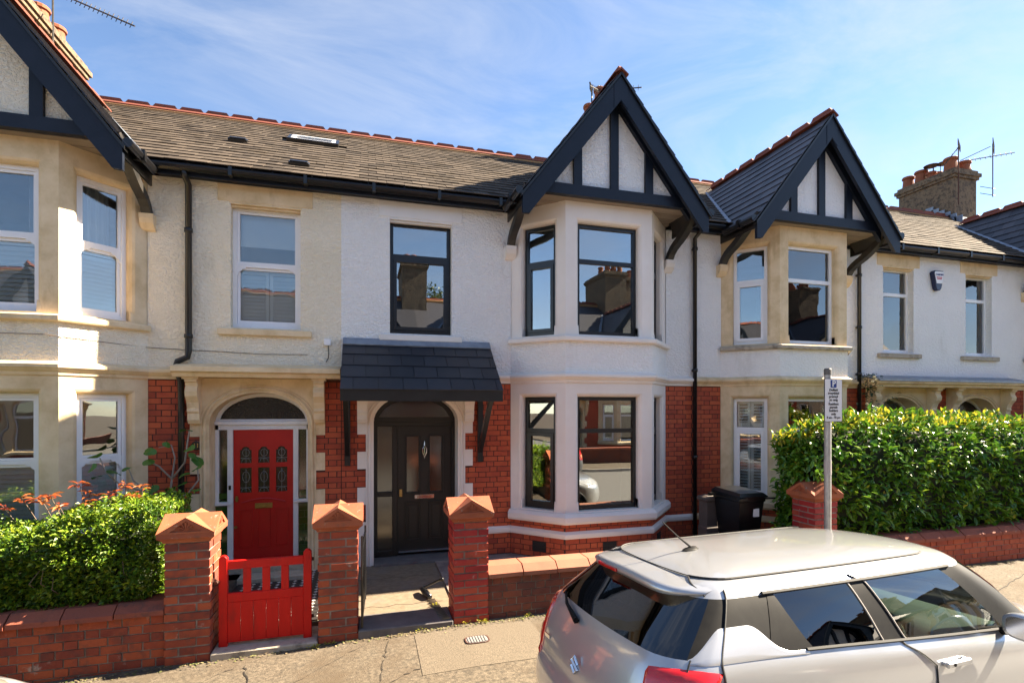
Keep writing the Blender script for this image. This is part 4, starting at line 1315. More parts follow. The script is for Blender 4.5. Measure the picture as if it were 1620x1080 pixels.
# arched doors of the right pair, mostly behind the hedge
for h in (R_, F_):
    W = h.W
    m0 = MB(W)
    for x0, x1, z0, z1 in ((.452, .52, .1, 2.14), (1.62, 1.688, .1, 2.14), (.52, 1.62, 2.05, 2.138)):
        m0.box(x0, x1, .26, .34, z0, z1)
    m0.build('door_frame', WPNT, h.root)
    f = arch_light(W, 1.07, .618, 2.14, .418, .262, .05, WPNT, LEADED if h is F_ else GLASSD, h.root)
    dr = MB(W).box(.52, 1.62, .30, .34, .1, 2.05)
    for p in (.60, 1.12):
        for z0, z1 in ((.2, .9), (1.0, 1.9)):
            dr.box(p, p + .42, .29, .2999, z0, z1)
    dr.build('door', WPNT if h is R_ else BLACK, h.root)
    MB(W).box(.42, 1.72, 1.3, 1.32, 0, 2.62).build('hall_wall', ROOM, h.root)

# ---- rainwater pipes, vents, boxes and roof furniture ----------------------
def pipe(h, ps, r=.036, name='downpipe', clips=()):
    mb = MB().tube(ps, r, 10)
    for z in clips:
        mb.lathe((ps[-1][0] + (ps[3][0] - ps[-1][0]) * (z > 3.1) + .0, D - .07, z), [(r, -.03), (r + .012, -.025), (r + .012, .025), (r, .03)], 10)
        mb.box(ps[0][0] - .03, ps[0][0] + .03, D - .05, D - .01, z - .012, z + .012)
    return mb.build(name, BPVC, h.root, smooth=True)
px = -2.27
pipe(L_, [(px, D - .25, 5.42), (px, D - .23, 5.36), (px, D - .07, 5.30), (px, D - .07, 3.11), (px - .01, D - .08, 3.02), (px - .12, D - .10, 2.96), (px - .14, D - .09, 2.90), (px - .09, D - .075, 2.7), (px - .085, D - .07, 2.4), (px - .085, D - .07, .1)], .040, clips=(4.7, 3.3))
pipe(M_, [(5.475, D - .25, 5.42), (5.475, D - .23, 5.36), (5.475, D - .07, 5.28), (5.475, D - .07, .1)], .036, clips=(5.1, 3.0, 1.5))
pipe(R_, [(9.13, D - .25, 5.30), (9.13, D - .2, 5.24), (9.13, D - .07, 5.12), (9.13, D - .07, .1)], .036, clips=(4.9, 3.9, 3.0))
vb = M('air_brick', [(.012, .010, .009), (.02, .016, .014)], .7)
mfc = bay_faces(M_, 2.53)
for fr, s in ((mfc[0][0], .50), (mfc[1][0], .72), (mfc[2][0], .45)):
    v = MB(fr).box(s - .115, s + .115, -.008, .02, .165, .315)
    for k in range(4):
        v.box(s - .10, s + .10, -.013, -.0081, .182 + k * .034, .197 + k * .034)
    v.build('air_brick', vb, M_.wall)
jb = MB(); x, z = -.535, 3.28
jb.box(x - .045, x + .045, D - .075, D - .013, z - .045, z + .045)
jbo = jb.build('cable_box', WPVC, L_.root, bevel=.006)
MB().tube([(x + .01, D - .03, z - .04), (x + .015, D - .025, z - .16), (x + .01, D - .025, z - .22), (x - .02, D - .025, z - .28)], .006, 5).build('cable', BPVC, jbo)
wire = MB()
wire.tube([(-2.3, D - .024, 3.12), (-1.9, D - .026, 3.11), (-1.4, D - .024, 3.09), (-.8, D - .024, 3.10)], .004, 4)
wire.tube([(-4.7, D - .69, 3.19), (-3.52, D - .69, 3.19), (-3.4, D - .67, 3.17), (-2.78, D - .03, 3.14), (-2.3, D - .024, 3.12)], .004, 4)
wire.build('cable', TWIG, L_.root)
# roof window and vent tiles on the left roof
al = math.atan(PITCH)
up = Vector((0, math.cos(al), math.sin(al))); ny = Vector((0, math.sin(al), -math.cos(al)))
MR = Matrix((Vector((1, 0, 0)), ny, up)).transposed().to_4x4()
def on_roof(x, r):
    m_ = MR.copy(); m_.translation = Vector((x, EAV_Y, EAV_Z)) + up * r - ny * .02
    return m_
def rbox(name, mat, x, r, bx, parent, bevel=0):
    mb = MB()
    for q in bx: mb.box(*q)
    me = mb.mesh(name, mat, bevel=bevel)
    return add(name, me, parent, on_roof(x, r))
xs, rs = -.92, 3.01
sk = rbox('roof_window', BPVC, xs, rs, [(-.43, .43, -.07, .02, -.27, -.21), (-.43, .43, -.06, .02, .21, .27), (-.43, -.37, -.06, .02, -.21, .21), (.37, .43, -.06, .02, -.21, .21)], L_.roof)
sk2 = rbox('roof_window_sash', WPVC, xs, rs, [(-.37, -.31, -.066, -.01, -.21, .21), (.31, .37, -.066, -.01, -.21, .21), (-.31, .31, -.066, -.01, -.21, -.16), (-.31, .31, -.066, -.01, .16, .21)], L_.roof)
rbox('roof_window_pane', GLASS, xs, rs, [(-.31, .31, -.045, -.04, -.16, .16)], L_.roof)
for x, r in ((-1.98, 1.98), (-.93, .55)):
    rbox('roof_vent', BPVC, x, r, [(-.14, .14, -.055, .01, -.05, .05), (-.12, .12, -.075, -.055, -.05, .02)], L_.roof, .006)

# burglar alarm box between the two far windows
ax, az = 11.17, 4.93
ab = MB()
shp = [(-.15, .16), (-.11, .20), (.12, .20), (.15, .16), (.07, -.16), (.03, -.20), (-.03, -.20), (-.07, -.16)]
ab.prism([(ax + s, D - .015, az + z) for s, z in shp], (0, -.085, 0))
ALB = M('alarm_blue', [(.006, .012, .05), (.010, .018, .07)], .35)
abo = ab.build('alarm_box', ALB, R_.root, bevel=.008)
sh2 = [(-.125, .155), (-.10, .178), (.11, .178), (.13, .15), (.075, -.06), (-.068, -.06)]
MB().prism([(ax + s, D - .101, az + z) for s, z in sh2], (0, -.006, 0)).build('alarm_cover', WPVC, abo)
ALT = M('alarm_print_blue', [(.01, .01, .12), (.01, .01, .14)], .5)
ALR = M('alarm_print_red', [(.5, .01, .02), (.55, .01, .02)], .5)
text_part(abo, 'lettering', 'CARDIFF', .055, ALT, (ax + .005, D - .109, az + .115), .0015)
pb = MB()
for z, w in ((.062, .16), (.030, .13)):
    x = -w / 2
    for k in range(7):
        pb.box(ax + .005 + x, ax + .005 + x + w / 7 - .006, D - .1095, D - .107, az + z - .010, az + z + .012); x += w / 7
pb.build('printed_line', ALR, abo)
# ------------------------------------------------------------------ gate piers and garden walls
def pier(x, name_label, me, z0, z1, y=FW, w=.385, capm=TERRA):
    """brick gate pier with a cross-gabled terracotta cap"""
    root = thing('gate_pier', (x, y + w / 2, z0), name_label, 'pier', 'terracotta-capped brick gate piers')
    h = w / 2
    cy = y + h
    core = MB().box(x - h + .009, x + h - .009, y + .009, y + w - .009, z0 - .1, z1).build('mortar_core', MORTAR, root)
    n = int(round((z1 - z0) / .08))
    c = (z1 - z0) / n
    rnd = random.Random(int(x * 100))
    for k in range(-1, n):
        zc = z0 + (k + .5) * c
        L, S = w - .122, .112
        flip = k % 2
        for side in range(4):
            q = Matrix.Rotation(side * math.pi / 2, 3, 'Z')
            off = (-(w - L) / 2 if not flip else (w - L) / 2)
            p = q @ Vector((off, -h + rnd.uniform(-.005, .004), 0))
            add('brick', me, core, trs((x + p.x, cy + p.y, zc), (q @ Matrix.Rotation(rnd.uniform(-.012, .012), 3, 'Z')).to_quaternion(), (L - .006, S, c - .016)))
    cp = MB()
    o = .05
    H = h + o
    zb = z1
    # moulded underside, deck, then two crossing gables
    for a, b, z_0, z_1 in ((h + .005, h + .02, zb + .004, zb + .03), (h + .02, H, zb + .03, zb + .055), (H, H, zb + .055, zb + .10)):
        lo = [(x - a, cy - a, z_0), (x + a, cy - a, z_0), (x + a, cy + a, z_0), (x - a, cy + a, z_0)]
        hi = [(x - b, cy - b, z_1), (x + b, cy - b, z_1), (x + b, cy + b, z_1), (x - b, cy + b, z_1)]
        cp.rows([lo, hi], closed=True)
    cp.poly([(x - h - .005, cy - h - .005, zb + .004), (x + h + .005, cy - h - .005, zb + .004), (x + h + .005, cy + h + .005, zb + .004), (x - h - .005, cy + h + .005, zb + .004)])
    zt, g_ = zb + .10, .15
    E_ = H + .004
    # frame of each pediment stands proud round a sunk triangle
    for t in range(4):
        q = Matrix.Rotation(t * math.pi / 2, 3, 'Z')
        T = lambda u, v, z: tuple(Vector((x, cy, 0)) + q @ Vector((u, v, 0)) + Vector((0, 0, z)))
        cp.poly([T(-E_, -E_, zt), T(0, -E_, zt + g_), T(0, 0, zt + g_), ])
        cp.poly([T(E_, -E_, zt), T(0, -E_, zt + g_), T(0, 0, zt + g_)])
        cp.poly([T(-E_, -E_, zt), T(0, 0, zt + g_), T(-E_, -E_ * .0 - E_, zt)])
        e1, e2 = .07, .03
        cp.poly([T(-E_, -E_, zt), T(E_, -E_, zt), T(E_ - e1 * 1.6, -E_, zt + e2 * .5), T(-E_ + e1 * 1.6, -E_, zt + e2 * .5)])
        cp.poly([T(-E_, -E_, zt), T(-E_ + e1 * 1.6, -E_, zt + e2 * .5), T(0, -E_, zt + g_ - .035), T(0, -E_, zt + g_)])
        cp.poly([T(E_, -E_, zt), T(0, -E_, zt + g_), T(0, -E_, zt + g_ - .035), T(E_ - e1 * 1.6, -E_, zt + e2 * .5)])
        dpt = .015
        tri = [(-E_ + e1 * 1.6, zt + e2 * .5), (E_ - e1 * 1.6, zt + e2 * .5), (0, zt + g_ - .035)]
        cp.poly([T(u, -E_ + dpt, z) for u, z in tri])
        cp.rows([[T(u, -E_, z) for u, z in tri], [T(u, -E_ + dpt, z) for u, z in tri]], closed=True)
        # shell relief
        for k in range(7):
            an = math.pi * (k + .5) / 7
            r1 = .082 * (.62 + .38 * math.sin(an))
            c0, s0 = math.cos(an), math.sin(an)
            u0, z0_ = 0, zt + .025
            cp.prism([T(c0 * .018 - s0 * .003, -E_ + .004, z0_ + s0 * .018), T(c0 * r1 - s0 * .009, -E_ + .004, z0_ + s0 * r1), T(c0 * r1 + s0 * .009, -E_ + .004, z0_ + s0 * r1 * .92), T(c0 * .018 + s0 * .003, -E_ + .004, z0_ + s0 * .018)], tuple(q @ Vector((0, .012, 0))))
    cp.build('cap', capm, root, fix=False)
    return root
P1, P2, P3, P4 = -1.64, -.28, 1.103, 5.98
pier(P1, 'leftmost orange brick gate pier beside the hedge, carrying the red gate latch', bricko_me, -.085, 1.07)
pier(P2, 'orange brick gate pier between the red gate and the concrete path', bricko_me, -.045, 1.09)
pier(P3, 'painted red brick gate pier with white flaking at the right of the concrete path', brickp_me, -.005, 1.10)
pier(P4, 'red painted brick pier under the laurel hedge behind the parking sign post', brickp_me, -.01, 1.08)

cop = MB()
cop.prism([(-.5, 0, 0), (-.5, 0, .045), (-.5, .085, .115), (-.5, .30, .115), (-.5, .34, .07), (-.5, .34, 0)], (1, 0, 0))
def gwall(x0, x1, ztop, label, me, cmat, hole=None, mort=MORTAR, seed=1, zb=-.25):
    root = thing('garden_wall', ((x0 + x1) / 2, FW + .15, 0), label, 'garden wall', 'low brick garden walls')
    cme = cop.mesh('coping_stone', cmat)
    core = MB().box(x0, x1, FW + .050, FW + .30, zb, ztop - .115)
    co = core.build('mortar_core', mort, root)
    fr = lambda s, d, z: (s, FW + .042 + d, z + ztop - .12)
    rnd = random.Random(seed)
    av = [hole] if hole else []
    L = brick_list(fr, 0, x0, x1, zb - ztop + .12, 0, [(a, b, c - ztop + .12, e - ztop + .12) for a, b, c, e in av], rnd)
    L = [q @ Matrix.Rotation(rnd.uniform(-.01, .01), 4, 'Y') for q in L]
    pieces(co, 'brick', me, L, 300, 'far_bricks')
    n = int(round((x1 - x0) / .40))
    w = (x1 - x0) / n
    for k in range(n):
        add('coping_stone', cme, root, trs((x0 + (k + .5) * w, FW + rnd.uniform(-.004, .004), ztop - .115 + rnd.uniform(-.002, .004)), Matrix.Rotation(rnd.uniform(-.008, .008), 3, 'Y').to_quaternion(), (w - .012, 1, 1)))
    return root
COPL = M('coping_terracotta', [(.22, .055, .035), (.30, .08, .045), (.36, .10, .05)], .85, 5, bump=.5, bscale=50, bdist=.006, piece=.4, stain=(.45, .38, .32), slo=.66, shi=.73, sscale=12, stain2=((.07, .045, .038), .52, .72, 5.0))
COPM = M('coping_pink', [(.24, .085, .05), (.33, .125, .07), (.30, .135, .085)], .85, 5, bump=.4, bscale=60, bdist=.005, piece=.4, stain=(.22, .14, .10), slo=.62, shi=.8, sscale=7)
gwall(-9.2, P1 - .193, .515, 'orange brick garden wall under the small-leaved hedge at left', bricko_me, COPL, (-3.42, -3.28, -.10, -.02), seed=4, zb=-.42)
gwall(P3 + .193, P4 - .193, .575, 'sooty brick garden wall behind the parked silver car', brickd_me, COPM, seed=5)
gwall(P4 + .193, 17.0, .52, 'red brick garden wall below the tall laurel hedge at right', brickd_me if False else brick_me, COPL, mort=MORTAR, seed=6)
# steps between the piers
tag(MB().box(P1 + .198, P2 - .198, FW - .03, FW + .40, -.30, .0).build('stone_step', STONEG, bevel=.012), 'pale stone step below the red gate', 'step')
tag(MB().box(P2 + .198, P3 - .198, FW - .02, FW + .399, -.30, .058).build('stone_step', STEP, bevel=.012), 'dark stone step at the open entrance to the concrete path', 'step')

# red timber gate
gt = thing('timber_gate', (-.96, FW + .12, 0), 'red painted timber garden gate with four openings over vertical boards', 'gate')
gy = FW + .10
x0, x1 = -1.40, -.545
def stile(xa, xb, zt):
    mb = MB()
    pr = [(xa, -.005), (xb, -.005), (xb, zt - .03), (xb - .02, zt - .006), ((xa + xb) / 2, zt), (xa + .02, zt - .006), (xa, zt - .03)]
    mb.prism([(u, gy, z) for u, z in pr], (0, .05, 0))
    return mb.build('stile', REDGATE, gt, bevel=.004)
stile(x0, x0 + .078, .895)
stile(x1 - .078, x1, .905)
MB().box(x0 + .078, x1 - .078, gy + .004, gy + .046, .755, .838).build('top_rail', REDGATE, gt, bevel=.004)
MB().box(x0 + .078, x1 - .078, gy + .004, gy + .046, .43, .515).build('middle_rail', REDGATE, gt, bevel=.004)
MB().box(x0 + .078, x1 - .078, gy + .02, gy + .046, .03, .11).build('bottom_rail', REDGATE, gt, bevel=.004)
iw = x1 - x0 - .156
for k in range(3):
    c = x0 + .078 + iw * (k + 1) / 4
    MB().box(c - .036, c + .036, gy + .008, gy + .03, .5155, .7545).build('picket', REDGATE, gt, bevel=.003)
for k in range(6):
    a = x0 + .078 + iw * k / 6
    MB().box(a + .0012, a + iw / 6 - .0012, gy + .006, gy + .0195, .035, .4295).build('board', REDGATE, gt, bevel=.002)
lt = MB().box(x0 - .05, x0 + .012, gy - .012, gy - .002, .635, .655); lt.lathe((x0 - .012, gy - .02, .645), [(.022, 0), (.022, .012), (.012, -.012)], 10, 'y'); lt.box(x0 - .062, x0 - .045, gy - .03, gy + .02, .60, .69)
lt.build('latch', RUST, gt)
for z in (.20, .79):
    MB().box(x1 - .30, x1 + .02, gy + .0465, gy + .0525, z - .018, z + .018).build('hinge', RUST, gt, bevel=.002)
# black iron gate folded back along the second pier
ig = thing('iron_gate', (P2 + .23, FW + .2, GZ), 'thin black iron gate standing open edge-on against the second pier', 'gate')
mb = MB()
gx = P2 + .235
for z in (.14, .86):
    mb.tube([(gx, FW + .03, z), (gx + .03, FW + .85, z)], .010, 6)
mb.tube([(gx, FW + .03, GZ + .02), (gx, FW + .03, 1.02)], .014, 6)
mb.tube([(gx + .03, FW + .85, GZ + .02), (gx + .03, FW + .85, .95)], .012, 6)
mb.build('frame', BPVC, ig)
for k in range(1, 7):
    t = k / 7
    MB().tube([(gx + .03 * t, FW + .03 + .82 * t, .14), (gx + .03 * t, FW + .03 + .82 * t, .93)], .006, 5).build('bar', BPVC, ig)
# black pipe and broken edging beside the path
bp = MB()
bp.tube([(.90, 6.30, .26), (.86, 6.36, .23), (.70, 6.50, .115), (.665, 6.47, .10)], [.022, .014, .016, .025], 8)
bp.tube([(.665, 6.47, .10), (.69, 6.33, .10), (.73, 6.20, .09)], [.03, .042, .03], 8)
tag(bp.build('drain_pipe', BPVC, smooth=True), 'bent black pipe lying from the red pier onto the path edge', 'pipe')
eg = MB(); rnd = random.Random(8)
for k in range(15):
    y = 6.20 - k * .043
    eg.prism([(.725 + .006 * k, y, GZ - .02), (.69 + .006 * k + rnd.uniform(-.02, .01), y - .02, GZ + .012), (.73 + .006 * k, y - .042, GZ + .035)], (.055, 0, 0))
tag(eg.build('path_edging', KERB), 'jagged low cement edging along the right of the concrete path', 'edging')
# gas meter box lid at the foot of the white quoin, iron stop-tap covers
vx = MB().box(-.33, -.20, D - .16, D - .03, GZ, .30); vx.box(-.34, -.19, D - .17, D - .02, .30, .36)
tag(vx.build('meter_box', STONEG, bevel=.006), 'small pale meter box at the foot of the white door quoins', 'box')
def cover(x, y, w, dpt, label, nbar=7):
    root = thing('inspection_cover', (x, y, pave_z(x, y)), label, 'cover')
    z = pave_z(x, y) + .006
    mb = MB()
    n = 20
    ell = lambda r, zz: [(x + w * r * math.copysign(abs(math.cos(2 * math.pi * k / n)) ** .55, math.cos(2 * math.pi * k / n)), y + dpt * r * math.copysign(abs(math.sin(2 * math.pi * k / n)) ** .55, math.sin(2 * math.pi * k / n)), zz) for k in range(n)]
    mb.rows([ell(1, z), ell(1, z + .006), ell(.9, z + .006), ell(.88, z + .002)], closed=True)
    mb.build('rim', RUST, root, fix=False)
    lid = MB(); lid.poly(ell(.88, z + .003)); lo = lid.build('lid', STEEL, root, fix=False)
    for k in range(nbar):
        t = (k + .5) / nbar * 1.6 - .8
        hw_ = dpt * .88 * (1 - abs(t) ** 3.2) ** .5 * .92
        MB().box(x + w * t - w * .07, x + w * t + w * .07, y - hw_, y + hw_, z + .0035, z + .009).build('rib', STEEL, lo)
cover(1.08, 5.13, .125, .085, 'oval iron stop-tap cover in the coarse pavement patch')
cover(-1.54, 4.66, .12, .085, 'iron stop-tap cover at the bottom edge of the pavement, left')

# ------------------------------------------------------------------ wheelie bin, brown box, parking sign
bn = thing('wheelie_bin', (5.45, 6.65, GZ), 'black wheelie bin with a white sticker in front of the right bay', 'bin')
mb = MB()
bx, by = 5.44, 6.60
secs = [(.0, .165, .20), (.06, .17, .205), (.60, .195, .25), (.92, .215, .285), (.925, .23, .30), (.97, .23, .30)]
mb.rows([[(bx - a, by - b, GZ + z), (bx - a * .25, by - b - .006, GZ + z), (bx + a * .25, by - b - .006, GZ + z), (bx + a, by - b, GZ + z), (bx + a, by + b, GZ + z), (bx - a, by + b, GZ + z)] for z, a, b in secs], closed=True)
mb.build('body', BPVC, bn, bevel=.006)
lid = MB()
lid.rows([[(bx - .245, by - .325, GZ + .972), (bx + .245, by - .325, GZ + .972), (bx + .245, by + .315, GZ + .985), (bx - .245, by + .315, GZ + .985)],
          [(bx - .245, by - .33, GZ + 1.005), (bx + .245, by - .33, GZ + 1.005), (bx + .245, by + .315, GZ + 1.03), (bx - .245, by + .315, GZ + 1.03)],
          [(bx - .20, by - .28, GZ + 1.05), (bx + .20, by - .28, GZ + 1.05), (bx + .20, by + .28, GZ + 1.075), (bx - .20, by + .28, GZ + 1.075)]], closed=True)
lid.poly([(bx - .20, by - .28, GZ + 1.05), (bx + .20, by - .28, GZ + 1.05), (bx + .20, by + .28, GZ + 1.075), (bx - .20, by + .28, GZ + 1.075)])
lid.box(bx - .31, bx - .16, by - .40, by - .325, GZ + .975, GZ + .995); lid.box(bx + .16, bx + .31, by - .40, by - .325, GZ + .975, GZ + .995)
lid.build('lid', BPVC, bn)
hd = MB().tube([(bx - .24, by + .40, GZ + .95), (bx + .24, by + .40, GZ + .95)], .016, 8)
hd.box(bx - .24, bx - .20, by + .33, by + .40, GZ + .93, GZ + .965); hd.box(bx + .20, bx + .24, by + .33, by + .40, GZ + .93, GZ + .965)
hd.build('handle', BPVC, bn)
for s in (-1, 1):
    MB().lathe((bx + s * .24, by + .25, GZ + .10), [(.10, -.025), (.10, .025)], 16, 'x').build('wheel', BPVC, bn)
MB().box(bx + .03, bx + .13, by - .2795, by - .265, GZ + .70, GZ + .82).build('sticker', WPVC, bn)
BROWN = M('brown_plastic', [(.075, .055, .048), (.11, .085, .072)], .6, 6)
bb = MB()
cx_, cy_ = 5.20, 7.0
bb.rows([[(cx_ - a, cy_ - a, z), (cx_ + a, cy_ - a, z), (cx_ + a, cy_ + a, z), (cx_ - a, cy_ + a, z)] for a, z in ((.11, GZ), (.11, .48), (.10, .49), (.10, .88), (.125, .90), (.125, .95), (.06, .98))], closed=True)
bb.poly([(cx_ - .06, cy_ - .06, .98), (cx_ + .06, cy_ - .06, .98), (cx_ + .06, cy_ + .06, .98), (cx_ - .06, cy_ + .06, .98)])
tag(bb.build('storage_box', BROWN, bevel=.006), 'narrow brown plastic box standing left of the black bin', 'box')
ml = MB().box(4.62, 4.78, D - .12, D - .02, .18, .42); 
tag(ml.build('utility_box', BPVC, bevel=.006), 'small black utility box low on the wall left of the bin', 'box')
wr = MB().tube([(4.52, D - .06, .52), (4.56, D - .1, .66), (4.62, D - .1, .70), (4.66, D - .1, .62), (4.72, D - .1, .45)], .006, 5)
wr.tube([(4.66, D - .14, .20), (4.72, D - .16, .13), (4.80, D - .14, .16)], .006, 5)
tag(wr.build('cable', WPVC), 'loose white cable curling above the black utility box', 'cable')

sg = thing('parking_sign', (5.80, 5.36, 0), 'residents parking sign on a grey metal post in front of the hedge', 'sign')
sx, sy = 5.80, 5.36
po = MB().lathe((sx, sy, -.05), [(.042, 0), (.042, 2.83)], 16); po.build('post', STEEL, sg, smooth=False)
MB().lathe((sx, sy, 2.78), [(.0445, 0), (.0445, .07), (.036, .085)], 16).build('post_cap', M('grey_cap', [(.09, .085, .08), (.13, .12, .11)], .6), sg)
MB().lathe((sx, sy, 1.48), [(.0440, 0), (.0440, .19)], 16).build('post_band', M('grey_band', [(.40, .36, .34), (.46, .42, .40)], .5), sg)
SGN = M('sign_white', [(.72, .71, .72), (.78, .77, .78)], .4)
SGB = M('sign_blue', [(.005, .03, .20), (.006, .035, .22)], .4)
SGK = M('sign_black', [(.012, .012, .014), (.016, .016, .018)], .4)
px0, px1, pz0, pz1 = sx - .115, sx + .175, 2.17, 2.73
def rrect(mb, x0, x1, z0, z1, y, r, t, n=4):
    ps = []
    for cx, cz, a0 in ((x1 - r, z1 - r, 0), (x0 + r, z1 - r, 90), (x0 + r, z0 + r, 180), (x1 - r, z0 + r, 270)):
        for k in range(n + 1):
            a = rad(a0 + 90 * k / n); ps.append((cx + r * math.cos(a), y, cz + r * math.sin(a)))
    mb.prism(ps, (0, t, 0))
pl = MB(); rrect(pl, px0, px1, pz0, pz1, sy - .058, .018, .006); plate = pl.build('plate', SGK, sg)
pl = MB(); rrect(pl, px0 + .007, px1 - .007, pz0 + .007, pz1 - .007, sy - .0605, .013, .003); pl.build('plate_face', SGN, plate)
pl = MB(); rrect(pl, (px0 + px1) / 2 - .049, (px0 + px1) / 2 + .049, pz1 - .118, pz1 - .018, sy - .0625, .010, .003); pl.build('plate_symbol_ground', SGB, plate)
mx = (px0 + px1) / 2
text_part(plate, 'lettering', 'P', .115, SGN, (mx + .003, sy - .0645, pz1 - .068), .003, .001)
for k, (t, z) in enumerate((('Deiliaid', .148), ('trwydded', .190), ('preswyl', .233), ('yn unig', .276), ('Resident', .330), ('permit', .372), ('holders', .415), ('only', .458), ('8 am - 10 pm', .505))):
    text_part(plate, 'lettering', t, .047 if k < 8 else .041, SGK, (mx, sy - .0622, pz1 - z), .0011, .001)
for z in (2.30, 2.62):
    MB().lathe((sx, sy, z), [(.046, -.012), (.046, .012)], 14).box(sx - .03, sx + .03, sy - .053, sy - .03, z - .012, z + .012).build('clip', STEEL, sg)

# ------------------------------------------------------------------ planting
def leaf_mesh(name, mat, L, Wd, fold=.25, curl=.1, n=2):
    mb = MB()
    if n == 2:
        ps = [(0, 0, 0), (Wd / 2, L * .38, fold * Wd), (0, L * .45, 0), (-Wd / 2, L * .38, fold * Wd), (Wd * .36, L * .72, fold * Wd * .7 - curl * L * .2), (-Wd * .36, L * .72, fold * Wd * .7 - curl * L * .2), (0, L, -curl * L)]
        i = mb.pts(ps)
        for q in ((0, 1, 2), (0, 2, 3), (2, 1, 4), (2, 5, 3), (2, 4, 6), (2, 6, 5)):
            mb.face([i[k] for k in q])
    else:
        i = mb.pts([(0, 0, 0), (Wd / 2, L * .5, fold * Wd), (0, L, -curl * L), (-Wd / 2, L * .5, fold * Wd)])
        mb.face((i[0], i[1], i[2])); mb.face((i[0], i[2], i[3]))
    return mb.mesh(name, mat, fix=False)

def leaf_mat(p, out, rnd, droop=.35, spread=.9, s=1.0):
    """matrix of a leaf at p growing roughly along out"""
    y = (Vector(out) + Vector((rnd.uniform(-1, 1), rnd.uniform(-1, 1), rnd.uniform(-1, 1))) * spread); y.z -= droop * rnd.random(); y.normalize()
    up = Vector((rnd.uniform(-.5, .5), rnd.uniform(-.5, .5), 1)) + Vector(out) * .6
    x = y.cross(up).normalized(); z = x.cross(y)
    m_ = Matrix((x, y, z)).transposed().to_4x4()
    m_.translation = Vector(p)
    return m_ @ Matrix.Diagonal((s, s, s, 1))

def join_leaves(name, mes, mats, parent):
    """one mesh of many leaves; mats: list of (matrix, which mesh)"""
    vs, fs, mi, ml = [], [], [], []
    T = []
    for me in mes:
        T.append(([v.co.copy() for v in me.vertices], [tuple(p.vertices) for p in me.polygons]))
        ml.append(me.materials[0])
    for q, k in mats:
        b = len(vs)
        vs += [tuple(q @ v) for v in T[k][0]]
        for f in T[k][1]:
            fs.append(tuple(b + j for j in f)); mi.append(k)
    me = bpy.data.meshes.new(name)
    me.from_pydata(vs, [], fs)
    for m in ml: me.materials.append(m)
    me.polygons.foreach_set('material_index', mi)
    o = add(name, me, parent); o['kind'] = 'stuff'
    return o

def hull(x0, x1, y0, y1, z0, ztop, seed, amp, n=(40, 8)):
    """closed lumpy hedge body: returns a function sampling surface points with normals, and a core mesh"""
    off = Vector((seed * 7.3, seed * 3.1, 0))
    def lump(x, y, z):
        return noise.noise(Vector((x, y, z)) * 2.2 + off) * amp + noise.noise(Vector((x, y, z)) * 6 + off) * amp * .45
    return lump

# left hedge: small leaves over the orange wall
hg = thing('hedge', (-3.4, 6.1, .5), 'clipped small-leaved green hedge spilling over the left garden wall', 'hedge')
rnd = random.Random(21)
def top_l(x):
    return 1.17 + .10 * noise.noise(Vector((x * .9, 3, 1))) + .22 * math.exp(-((x + 2.35) / .55) ** 2) - .08 * math.exp(-((x + 3.4) / .4) ** 2)
lump = hull(0, 0, 0, 0, 0, 0, 2, .15)
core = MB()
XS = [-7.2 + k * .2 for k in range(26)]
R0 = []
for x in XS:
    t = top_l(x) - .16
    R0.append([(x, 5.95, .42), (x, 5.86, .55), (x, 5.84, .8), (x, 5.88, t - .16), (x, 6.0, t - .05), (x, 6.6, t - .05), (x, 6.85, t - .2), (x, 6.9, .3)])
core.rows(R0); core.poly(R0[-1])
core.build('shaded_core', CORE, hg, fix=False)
hl = leaf_mesh('leaf', LEAFH, .046, .026, .3, .15, 1)
LM = []
for k in range(36000):
    x = rnd.uniform(-5.6, -1.98) if k > 1500 else rnd.uniform(-7.0, -5.6)
    t = top_l(x)
    u = rnd.random()
    if u < .60:                                    # street face
        z = rnd.uniform(.46, t)
        y = 5.68 - .10 * math.sin(math.pi * min(1, max(0, (z - .42) / (t - .42)))) + .02
        nrm = Vector((0, -1, .15))
        if z > t - .15: y += ((z - t + .15) / .15) ** 2 * .16
    elif u < .92:
        y = rnd.uniform(5.72, 6.9); z = t - .02
        nrm = Vector((0, -.2, 1))
    else:
        x = -2.0 + rnd.uniform(-.06, .06); y = rnd.uniform(5.75, 6.9); z = rnd.uniform(.4, t); nrm = Vector((1, 0, .2))
    l = lump(x, y, z)
    p = Vector((x, y, z)) + nrm * l * (1.0 if nrm.z < .5 else .9) - nrm * rnd.random() ** 2 * .16
    if p.x > -1.86 and p.y < 5.95: continue
    LM.append((leaf_mat(p, nrm * .8 + Vector((0, 0, .5)), rnd, .2, .9, rnd.choice((rnd.uniform(.55, .9), rnd.uniform(.9, 1.5)))), 0))
for k in range(420):                               # shoots standing above the clipped top
    x = rnd.uniform(-5.4, -2.05); y = rnd.uniform(5.75, 6.5); z = top_l(x) - .05
    hgt = rnd.uniform(.03, .22) if rnd.random() < .35 else rnd.uniform(.03, .09)
    for j in range(int(hgt / .014)):
        q = Vector((x + rnd.uniform(-.015, .015), y + rnd.uniform(-.015, .015), z + j * .014))
        LM.append((leaf_mat(q, (math.cos(j * 2.4), math.sin(j * 2.4), .5), rnd, .1, .3, rnd.uniform(.7, 1.1)), 0))
join_leaves('foliage', [hl], LM, hg)
tw = MB()
for k in range(26):
    x = rnd.uniform(-5.2, -2.15); y = 5.66
    z = rnd.uniform(.5, .95)
    MB().tube([(x, y + .1, z), (x + rnd.uniform(-.05, .05), y - .03, z + .12), (x + rnd.uniform(-.08, .08), y - .04, z + .24)], [.006, .004, .002], 4).build('twig', TWIG, hg)

